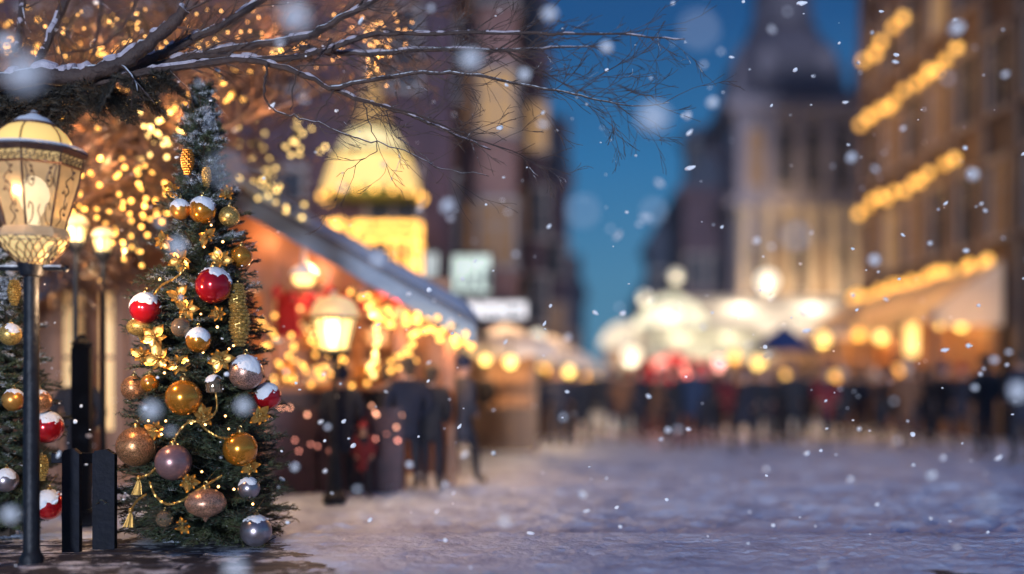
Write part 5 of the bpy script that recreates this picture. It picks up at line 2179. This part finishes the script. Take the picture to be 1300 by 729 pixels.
def branch_tree():
    random.seed(31)
    Yb_ = 8.5
    bx = X(-420, Yb_)
    t = thing('overhanging_tree', 'snow-dusted tree at the left whose long dark limbs reach across the top over the street', 'tree', (bx, Yb_, 0))
    o = Vector((bx, Yb_, 0))
    mb = MB()
    j0 = P(-300, 190, Yb_) - o
    mb.tube([(0, 0, -.1), (.02, 0, .5), (.0, .04, 1.6), (.12, 0, 2.6), j0, j0 + Vector((-.2, 0, 1.4)), j0 + Vector((-.35, .1, 3))], [.36, .26, .23, .21, .19, .14, .07], 14)
    mb.build('trunk', bark_m, t)

    def q(pts, y0, y1):
        n = len(pts)
        return [P(a, b, y0 + (y1 - y0) * i / (n - 1)) - o for i, (a, b) in enumerate(pts)]

    def arm(pts, r0, r1, y0=8.45, y1=8.45, tw=0, root=False, n=8, nm='limb', tl=(.25, .6), tr=.25):
        p = q(pts, y0, y1)
        if root:
            p = [j0] + p
        p = smooth_pts(p, 5)
        p = [v + Vector((random.gauss(0, .006), random.gauss(0, .006), random.gauss(0, .006))) for v in p]
        k = len(p)
        rr = [(r0 + (r1 - r0) * (i / (k - 1)) ** .8) * random.uniform(.84, 1.16) for i in range(k)]
        m = MB()
        m.tube(p, rr, n)
        for _ in range(tw):
            i = random.randint(k // 6 if not root else k // 3, k - 2)
            d = (p[i + 1] - p[i]).normalized()
            d = d + Vector((random.uniform(-.1, .5), random.gauss(0, .35), random.choice((-1, 1)) * random.uniform(.25, 1.0)))
            limb(m, p[i], d, random.uniform(*tl), max(.0035, rr[i] * tr), 2, None, .55, 4, n=4, kids_=(1, 3), flat=.6, minr=.0022)
        lm_ = m.build(nm, bark_m, t)
        if r0 > .02:
            m = MB()
            sd = random.uniform(0, 99)
            a_, b_ = (k // 6 if root else 1), k - 1
            fine = []
            for i in range(a_, b_):
                for j in range(4):
                    fine.append((p[i].lerp(p[i + 1], j / 4), rr[i] + (rr[i + 1] - rr[i]) * j / 4))
            pp, rs_ = [], []
            for i, (v, r_) in enumerate(fine):
                q_ = mnoise.noise(Vector((i * .17, sd, 0))) + .5 * mnoise.noise(Vector((i * .6, sd, 3))) + .22
                q_ = max(0, min(1, q_ * 2.4))
                th_ = r_ * (.78 * q_ + .03)
                pp.append(v + Vector((0, -.004, r_ * (.30 + .38 * q_))))
                rs_.append(max(.001, th_))
            m.tube(pp, rs_, 8)
            m.build('snow', limb_snow, lm_)
        return p

    # the thick broken limb
    arm([(-120, 150), (-30, 112), (45, 98), (105, 96), (150, 82), (182, 60), (210, 38), (236, 10)], .100, .046, 8.35, 8.3, 14, True, 12)
    arm([(-60, 130), (60, 112), (140, 98), (190, 74), (240, 52), (290, 26), (345, -8)], .060, .028, 8.5, 8.6, 20, False, 9)
    arm([(40, 118), (120, 104), (200, 84), (262, 70), (330, 76), (400, 68), (470, 44), (520, 44), (600, 42), (700, 42), (790, 44), (868, 50)], .050, .006, 8.55, 8.7, 40, False, 8, tl=(.2, .55), tr=.3)
    arm([(100, 108), (190, 92), (300, 76), (365, 88), (420, 112), (470, 130), (520, 146), (580, 172), (622, 190)], .040, .006, 8.4, 8.3, 26, False, 8)
    arm([(262, 70), (330, 56), (390, 46), (430, 24), (470, 4), (500, -20)], .040, .024, 8.6, 8.6, 20, False, 7)
    arm([(380, 62), (450, 68), (540, 62), (640, 64), (700, 60), (775, 60)], .032, .005, 8.75, 8.85, 30, False, 6, tr=.35)
    arm([(420, 112), (500, 96), (560, 92), (620, 98), (690, 112), (750, 124), (800, 134), (850, 130)], .020, .003, 8.3, 8.2, 28, False, 6, tr=.4)
    arm([(470, 130), (540, 150), (600, 176), (660, 196), (700, 220)], .010, .003, 8.2, 8.1, 10, False, 5, tr=.5)
    arm([(560, 92), (620, 70), (680, 30), (720, -10)], .012, .004, 8.7, 8.8, 12, False, 5, tr=.5)
    arm([(640, 64), (690, 92), (740, 118), (790, 128)], .008, .002, 8.7, 8.8, 10, False, 5, tr=.5)
    arm([(340, 80), (336, 104), (337, 126), (352, 141), (380, 150), (405, 156), (440, 172), (480, 180), (520, 194), (560, 214), (620, 222)], .012, .003, 8.3, 8.25, 8, False, 6, nm='twig', tr=.4)
    arm([(380, 86), (372, 112), (368, 142)], .0075, .004, 8.3, 8.3, 0, False, 5, nm='twig')
    arm([(425, 112), (412, 132), (400, 154), (412, 166)], .0075, .003, 8.3, 8.3, 3, False, 5, nm='twig')
    arm([(421, 50), (410, 66), (396, 82)], .012, .006, 8.5, 8.4, 0, False, 5, nm='twig')
    arm([(460, 128), (470, 160), (478, 190), (452, 208), (430, 224)], .006, .002, 8.3, 8.3, 5, False, 5, nm='twig')
    arm([(490, 140), (500, 170), (530, 190), (552, 212)], .006, .002, 8.25, 8.2, 5, False, 5, nm='twig')
    # dark stems crossing the top left corner
    arm([(95, -30), (75, 20), (58, 60), (40, 100)], .045, .03, 8.9, 8.6, 8, False, 8)
    arm([(30, -30), (28, 20), (20, 70)], .035, .025, 9.1, 8.9, 6, False, 8)
    arm([(130, -30), (125, 30), (118, 70)], .020, .014, 9.3, 9.2, 8, False, 6)
    arm([(180, -20), (160, 30), (120, 60), (60, 70)], .016, .01, 9.2, 9.2, 8, False, 6)
    # needles hanging under the limb (a fir bough tangled in it)
    V = []
    for (px, py, az, sc_) in ((60, 118, 200, .50), (90, 110, 250, .55), (130, 105, 290, .55), (160, 100, 310, .5), (40, 125, 170, .45), (110, 112, 230, .5), (185, 92, 320, .4), (20, 120, 190, .5), (145, 112, 275, .5), (75, 128, 265, .4)):
        for rep in range(2):
            tp, _ = TPL[random.randint(0, 3)]
            qn = tp.reshape(-1, 4, 3)
            root = (qn[:, 0] + qn[:, 1]) / 2
            off = (qn - root[:, None, :]) * .95
            M = Matrix.Rotation(R(az + rep * 37), 3, 'Z') @ Matrix.Rotation(R(random.uniform(18, 48)), 3, 'Y') @ Matrix.Rotation(random.uniform(-1, 1), 3, 'X')
            p = P(px, py, 8.45) - o
            pts = (root[:, None, :] * sc_ + off).reshape(-1, 3) @ np.array(M).T + np.array(p)
            V.append(pts)
    V = np.concatenate(V)
    np_mesh('needles', V, np.arange(len(V)).reshape(-1, 4), mat('dry_needles', (.055, .045, .03), (.018, .018, .016), 6, .7), t)


branch_tree()


# ================================================================== PEOPLE
def skin_mesh(name, verts, edges, radii, mats, region=None, level=1, root=0):
    me = bpy.data.meshes.new(name)
    me.from_pydata(verts, edges, [])
    o = bpy.data.objects.new(name, me)
    COL.objects.link(o)
    md = o.modifiers.new('skin', 'SKIN')
    md.use_smooth_shade = True
    for i, r in enumerate(radii):
        rr = r if hasattr(r, '__len__') else (r, r)
        me.skin_vertices[0].data[i].radius = rr
        me.skin_vertices[0].data[i].use_root = (i == root)
    sb = o.modifiers.new('sub', 'SUBSURF')
    sb.levels = sb.render_levels = level
    dg = bpy.context.evaluated_depsgraph_get()
    m2 = bpy.data.meshes.new_from_object(o.evaluated_get(dg))
    bpy.data.objects.remove(o)
    m2.materials.clear()
    for m in mats:
        m2.materials.append(m)
    if region:
        for p in m2.polygons:
            p.material_index = region(p.center)
    m2.polygons.foreach_set('use_smooth', [True] * len(m2.polygons))
    return m2


skin_tone = mat('skin', (.52, .30, .22), (.44, .24, .17), 8, .5)
trouser = mat('dark_trousers', (.010, .012, .024), (.006, .007, .016), 12, .85)
hair_m = mat('brown_hair', (.06, .035, .02), (.03, .018, .012), 20, .6)
COATS = [('navy', mat('coat_navy', (.009, .013, .034), (.006, .008, .022), 14, .85)),
         ('black', mat('coat_black', (.012, .012, .020), (.007, .007, .013), 14, .85)),
         ('dark red', mat('coat_red', (.20, .012, .018), (.12, .008, .012), 14, .85)),
         ('grey', mat('coat_grey', (.05, .05, .07), (.03, .03, .045), 14, .85)),
         ('brown', mat('coat_brown', (.16, .07, .035), (.10, .04, .02), 14, .85)),
         ('deep blue', mat('coat_blue', (.014, .03, .08), (.010, .02, .05), 14, .85))]


def pose_meshes(k, walk, lean, elbow):
    v, e, r = [], [], []

    def a(p, rad, c=None):
        v.append(p)
        r.append(rad)
        i = len(v) - 1
        if c is not None:
            e.append((c, i))
        return i
    pel = a((0, 0, .96), (.15, .11))
    wa = a((0, lean * .3, 1.12), (.135, .095), pel)
    ch = a((0, lean * .7, 1.32), (.16, .11), wa)
    nb = a((0, lean, 1.46), (.065, .06), ch)
    nk = a((0, lean - .01, 1.52), (.052, .052), nb)
    jw = a((0, lean - .03, 1.58), (.066, .078), nk)
    hd = a((0, lean - .01, 1.66), (.077, .095), jw)
    a((0, lean, 1.72), (.05, .06), hd)
    a((0, lean - .125, 1.60), (.014, .016), jw)      # the nose
    for s in (-1, 1):
        st = walk * s
        hp = a((s * .09, 0, .90), .095, pel)
        kn = a((s * .10, -.03 - st * .6, .50), .065, hp)
        an = a((s * .10, .02 - st * 1.0, .10 + (.06 if st < 0 else 0)), .045, kn)
        a((s * .11, -.13 - st * 1.0, .045 + (.02 if st < 0 else 0)), (.045, .035), an)
        sh = a((s * .19, lean * .9, 1.40), .065, ch)
        el = a((s * (.25 + elbow), lean + .06, 1.13), .048, sh)
        wr = a((s * .19, lean - .10, .97), .036, el)
        a((s * .155, lean - .115, .92), .034, wr)    # the hand, pushed into the coat pocket

    def region(c):
        if c.z < .14:
            return 2
        return 1 if c.z < 1.0 and abs(c.x) < .3 and not (c.z > .86 and c.y < -.08) else (0 if c.z > 1.45 or (c.z < 1.02) else 1)
    body = skin_mesh('body', v, e, r, [skin_tone, trouser, mat('boot', (.03, .02, .018), (.018, .012, .01), 9, .5)], region)
    v, e, r = [], [], []
    pel = a((0, lean * .2, 1.0), (.165, .135))
    h1 = a((0, -.0, .82), (.185, .155), pel)
    a((0, -.0, .66 - .1 * (k % 2)), (.195, .165), h1)
    ch = a((0, lean * .7, 1.30), (.185, .145), pel)
    a((0, lean, 1.47), (.085, .08), ch)
    for s in (-1, 1):
        sh = a((s * .205, lean * .9, 1.39), .082, ch)
        el = a((s * (.265 + elbow), lean + .06, 1.13), .068, sh)
        a((s * .185, lean - .11, .965), .058, el)
    coat = skin_mesh('coat', v, e, r, [COATS[0][1]])
    m = MB()
    if k % 2:
        m.ball((0, lean + .005, 1.68), .105, 14, sz=1.0, sy=1.15)
        m.lathe([(.098, 0), (.112, .01), (.112, .045), (.10, .055)], (0, lean + .002, 1.645), 16)
        m.ball((0, lean, 1.80), .035, 8)
    else:
        m.ball((0, lean + .018, 1.665), .102, 14, sz=1.05, sy=1.12)
        m.ball((0, lean + .06, 1.58), .075, 12, sz=1.1)
    return body, coat, m


PPL = []
for k, (wk, ln, el) in enumerate([(0, 0, 0), (.16, -.03, .0), (.05, .0, .03), (-.20, -.03, .0), (.10, -.02, .02)]):
    body, coat, hm = pose_meshes(k, wk, ln, el)
    ho = hm.build('hat' if k % 2 else 'hair', hair_m)
    PPL.append((body, coat, ho.data, 'hat' if k % 2 else 'hair'))
    bpy.data.objects.remove(ho)
hat_m = [mat('wool_hat_red', (.36, .03, .04), (.25, .02, .03), 30, .9), mat('wool_hat_cream', (.5, .44, .38), (.4, .34, .3), 30, .9), mat('wool_hat_navy', (.02, .03, .07), (.015, .02, .05), 30, .9)]
scarf_me = {}


def person(px, Y, ci, k, rot, label, h=1.0, bag=None, group=None, hat=2):
    body, coat, hd, hn = PPL[k]
    t = thing('person', label, 'person', (X(px, Y), Y, 0), rot, group)
    t.scale = (h, h, h)
    b = bpy.data.objects.new('body', body)
    c = bpy.data.objects.new('coat', coat)
    q = bpy.data.objects.new(hn, hd)
    for o in (b, c, q):
        COL.objects.link(o)
        o.parent = t
    c.material_slots[0].link = 'OBJECT'
    c.material_slots[0].material = COATS[ci][1]
    q.material_slots[0].link = 'OBJECT'
    q.material_slots[0].material = hat_m[hat] if hn == 'hat' else hair_m
    if bag:
        m = MB()
        m.bevbox(-.17, .17, -.06, .06, 0, .38, .02)
        m.tube([(-.09, 0, .38), (-.08, 0, .5), (.08, 0, .5), (.09, 0, .38)], .012, 5)
        bg_ = m.build('carrier_bag', mat('paper_bag', (.5, .36, .24), (.4, .28, .18), 8, .8))
        bg_.location = (X(px, Y) + .36 * h, Y - .02, .40 * h)
        tag(bg_, bag, 'bag')
    return t


person(492, 13.3, 1, 4, R(150), 'dark-coated person just right of the crate stack, facing the chalet counter', .93)
person(434, 12.3, 0, 3, R(190), 'navy-coated person before the crate stack beside the lamp post', .9)
person(548, 13.1, 1, 0, R(170), 'person in a black coat, back turned, at the corner post of the timber chalet', .92)
person(518, 12.9, 0, 2, R(200), 'person in a navy coat standing before the chalet side, left of the black-coated one', .98)
person(586, 13.9, 3, 3, R(120), 'person in grey walking past the corner of the timber chalet', 1.0)
person(612, 20.2, 1, 4, R(210), 'person in black under the left lamps of the nearest white stall', 1.0)
person(461, 12.35, 2, 1, R(20), 'child in a red coat and hat standing beside the crate stack', .52, hat=0)
person(100, 11.6, 1, 2, R(190), 'dark-coated person behind the low barrier, back to the square', .92)
person(711, 21.2, 0, 3, R(175), 'left one of the couple walking up the square, navy coat', 1.0)
person(738, 21.6, 1, 1, R(185), 'right one of the couple walking up the square, black coat', .97, 'paper carrier bag held by the right one of the walking couple')
person(790, 23.5, 4, 4, R(150), 'person in a brown coat just left of the red-roofed stall', .97)
person(1048, 22.4, 2, 3, R(10), 'person in a dark red coat in front of the blue parasol crowd', 1.0)
person(1250, 18.6, 1, 0, R(190), 'tall person in black standing under the near end of the beige awning', 1.08)
person(1297, 17.0, 0, 2, R(200), 'person in navy cut off by the right edge of the picture', 1.1)
person(1197, 21.5, 1, 3, R(100), 'person in black walking along the orange stall front', 1.02)
places = ['at the far left of the crowd', 'by the mouth of the street gap', 'before the small cream tent', 'left of the red-roofed stall', 'at the left post of the red-roofed stall',
          'before the red-roofed stall', 'in the middle before the red stall', 'at the right post of the red-roofed stall', 'between the red stall and the parasol', 'left of the parasol pole',
          'under the left rim of the parasol', 'beside the parasol pole', 'under the right rim of the parasol', 'between the parasol and the tube lamp', 'left of the tube lamp',
          'before the tube lamp', 'right of the tube lamp', 'by the second awning post', 'at the orange stall front']
random.seed(17)
i = 0
row1 = [686, 766, 812, 832, 856, 876, 898, 922, 940, 966, 986, 1008, 1030, 1074, 1098, 1124, 1150, 1172, 1222]
for j, px in enumerate(row1):
    ci = (0, 1, 0, 4, 1, 5, 1, 2, 0, 1, 3, 1, 0, 1, 0, 1, 4, 1, 0)[j]
    person(px + random.uniform(-4, 4), random.choice((19.6, 20.8, 22, 23, 24)) + random.uniform(0, 1), ci, j % 5, R(random.choice((160, 185, 205, 20, 100, 250))),
           '%s-coated person %s, front row' % (COATS[ci][0], places[j]), random.uniform(.94, 1.04), group='people crowding the market', hat=j % 3)
random.seed(18)
row2 = [668, 695, 724, 752, 776, 800, 822, 845, 866, 888, 910, 932, 955, 976, 1000, 1020, 1062, 1086, 1110, 1136, 1160, 1186]
for j, px in enumerate(row2):
    ci = (1, 0, 4, 1, 2, 0, 1, 3, 0, 1, 4, 1, 0, 2, 1, 5, 1, 0, 4, 1, 0, 1)[j]
    person(px, random.uniform(25.0, 26.8), ci, (j * 2) % 5, R(random.choice((0, 30, 160, 200, 90, 270))),
           '%s-coated person in the back row, %s' % (COATS[ci][0], places[min(18, int(j * 19 / 22))]), random.uniform(.93, 1.03), group='people crowding the market', hat=(j + 1) % 3)


# ================================================================== FALLING SNOW
def flake_mesh(seed):
    rs = random.Random(seed)
    m = MB()
    n = 9
    k = 6
    vs, fs = [(0, 0, -1)], []
    el = (1.0, 1.15, 1.3, 1.05, 1.5, 1.9, 1.2)[seed]
    for i in range(1, k):
        t = PI * i / k
        for j in range(n):
            a = 2 * PI * j / n
            q = 1 + .28 * mnoise.noise(Vector((math.sin(t) * math.cos(a) * 1.7, math.sin(t) * math.sin(a) * 1.7, math.cos(t) * 1.7 + seed)))
            vs.append((q * math.sin(t) * math.cos(a) * el, q * math.sin(t) * math.sin(a) * .7, -q * math.cos(t) * .8))
    vs.append((0, 0, 1 * .8))
    top = len(vs) - 1
    for j in range(n):
        jj = (j + 1) % n
        fs.append((0, 1 + jj, 1 + j))
        for i in range(k - 2):
            a, b = 1 + i * n, 1 + (i + 1) * n
            fs.append((a + j, a + jj, b + jj, b + j))
        a = 1 + (k - 2) * n
        fs.append((a + j, a + jj, top))
    m.add(vs, fs)
    return m


fm_, ft_, fb_ = _base('flake_ice')
fb_.inputs['Base Color'].default_value = (.96, .96, .98, 1)
fb_.inputs['Roughness'].default_value = .6
fb_.inputs['Subsurface Weight'].default_value = 0.0
FL = []
for s in range(7):
    o = flake_mesh(s).build('snowflake', fm_)
    FL.append(o.data)
    bpy.data.objects.remove(o)


def flake(px, py, Y, r, label, group=None):
    o = bpy.data.objects.new('snowflake', FL[random.choice((0, 1, 3))] if group is None else random.choice(FL))
    COL.objects.link(o)
    o.location = P(px, py, Y)
    o.scale = (r, r, r)
    o.rotation_euler = (random.uniform(-.6, .6), random.uniform(-1.0, .6), random.uniform(-.5, .5))
    tag(o, label, 'snowflake', group)
    return o


random.seed(99)
BIG = [(1010, 300, 24, 'wide dim snowflake before the church columns'), (905, 130, 12, 'soft snowflake between the open sky and the church tower'), (480, 330, 16, 'soft snowflake on the blue roof edge of the chalet'), (1110, 330, 12, 'soft snowflake above the beige awning garland'),
       (770, 60, 12, 'soft snowflake high in the sky among the last twigs'), (1255, 640, 20, 'wide dim snowflake over the dark snow at the lower right corner'),
       (30, 92, 36, 'very large soft snowflake beside the thick broken limb, above the big lantern'),
       (598, 75, 21, 'soft snowflake among the long twigs, left of the sky'),
       (698, 18, 15, 'soft snowflake near the top edge where twigs cross the sky'),
       (666, 95, 13, 'smaller soft snowflake just below the long twigs at the sky edge'),
       (831, 150, 29, 'largest soft snowflake in the open blue sky'),
       (888, 38, 32, 'large dim snowflake at the top of the sky, left of the church spire'),
       (1214, 36, 15, 'soft snowflake between the top garlands of the right facade'),
       (568, 262, 15, 'soft snowflake right of the golden bell light'),
       (225, 312, 17, 'soft snowflake on the tall fir above the red baubles'),
       (193, 520, 18, 'soft snowflake just below the small orange gold bauble'),
       (310, 515, 16, 'soft snowflake left of the dark red bauble on the tall fir'),
       (14, 653, 17, 'soft snowflake at the foot of the small left tree'),
       (376, 22, 28, 'large soft snowflake among twigs at the top, above the bell light'),
       (300, 722, 24, 'soft snowflake at the bottom edge under the tall fir'),
       (1292, 497, 20, 'soft snowflake at the right edge before the crowd'),
       (1183, 603, 11, 'round crisp-edged snowflake over the snow at the lower right'),
       (375, 593, 9, 'round snowflake right of the tall fir over the crates'),
       (641, 662, 13, 'round snowflake low over the trampled snow in the middle'),
       (848, 546, 7, 'small round bright snowflake at the feet of the crowd'),
       (288, 215, 30, 'wide dim snowflake at the right of the snowy tree top'),
       (1235, 222, 13, 'soft snowflake beside the middle garland'),
       (1081, 200, 11, 'soft snowflake in front of the church tower wall'),
       (740, 268, 27, 'wide dim snowflake low in the sky near the houses'),
       (830, 268, 22, 'wide dim snowflake low in the sky near the church wing'),
       (8, 55, 20, 'soft snowflake in the top left corner'),
       (1203, 100, 14, 'dim snowflake on the long upper garland'),
       (520, 590, 8, 'round snowflake over the snow below the chalet corner'),
       (740, 628, 8, 'round snowflake over the snow below the walking couple')]
for px, py, Rr, lab in BIG:
    dim = 'dim' in lab
    Bd = Rr * (1.7 if dim else 1.25)
    Y = 1 / (1 / 8.3 + Bd / 266)
    flake(px, py, Y, Rr * (.34 if dim else .56) * Y / F * 1.0, lab)


def region_words(px, py):
    if py > 560:
        return 'falling low over the trampled snow' if px > 370 else 'falling before the foot of the fir trees'
    if px < 370:
        return 'falling in front of the fir trees and big lantern' if py > 130 else 'falling among the branches at the top left'
    if px < 600:
        return 'falling in front of the timber chalet' if py > 240 else 'falling among the bare twigs'
    if px < 900:
        return 'falling against the blue sky gap' if py < 420 else 'falling before the market crowd'
    if px < 1095:
        return 'falling in front of the church' if py < 370 else 'falling before the cream canopy and parasol'
    return 'falling in front of the right facade' if py < 370 else 'falling before the beige awning'


n_ind = 0
while n_ind < 300 - len(BIG):
    px, py = random.uniform(0, 1300), random.uniform(0, 729)
    if px < 340 and random.random() < .55:
        continue
    if py < 60 and px < 560 and random.random() < .6:
        continue
    u = random.random()
    if u < .70:
        Y, size = random.uniform(6.9, 10.2), 'small'
        r = random.choice((1.2, 1.6, 2.0, 2.4, 2.8, 3.4)) * random.uniform(.85, 1.15) * Y / F
    else:
        Y, size = random.choice((random.uniform(5.4, 6.3), random.uniform(11.5, 15))), 'soft-edged'
        r = random.uniform(2.6, 4.2) * Y / F
    flake(px, py, Y, r, '%s white snowflake %s' % (size, region_words(px, py)), 'snowflakes ' + region_words(px, py))
    n_ind += 1
# the finer snow
mb = MB()
for _ in range(330):
    px, py = random.uniform(-60, 1360), random.uniform(-40, 729)
    Y = random.uniform(7, 14)
    p = P(px, py, Y)
    r = random.uniform(.7, 1.5) * Y / F
    mb.ball(p, r, 6, sx=random.uniform(1, 1.8), sz=random.uniform(.7, 1))
o = mb.build('fine_falling_snow', fm_)
tag(o, 'countless fine snowflakes filling the air over the square', 'snow', kind='stuff')


# ================================================================== THE SNOWY AIR
def haze():
    m = MB()
    m.box(-120, 120, -70, 130, -1.5, 45)
    hm = bpy.data.materials.new('snowy_air')
    hm.use_nodes = True
    T = hm.node_tree
    T.nodes.clear()
    o_ = T.nodes.new('ShaderNodeOutputMaterial')
    v = T.nodes.new('ShaderNodeVolumePrincipled')
    v.inputs["Color"].default_value = (.80, .90, 1, 1)
    v.inputs['Density'].default_value = HAZE
    T.links.new(v.outputs[0], o_.inputs['Volume'])
    o = m.build('haze', hm, smooth=False)
    tag(o, kind='stuff', label='pale snowy haze filling the air over the square', cat='haze')


if HAZE > 0:
    haze()
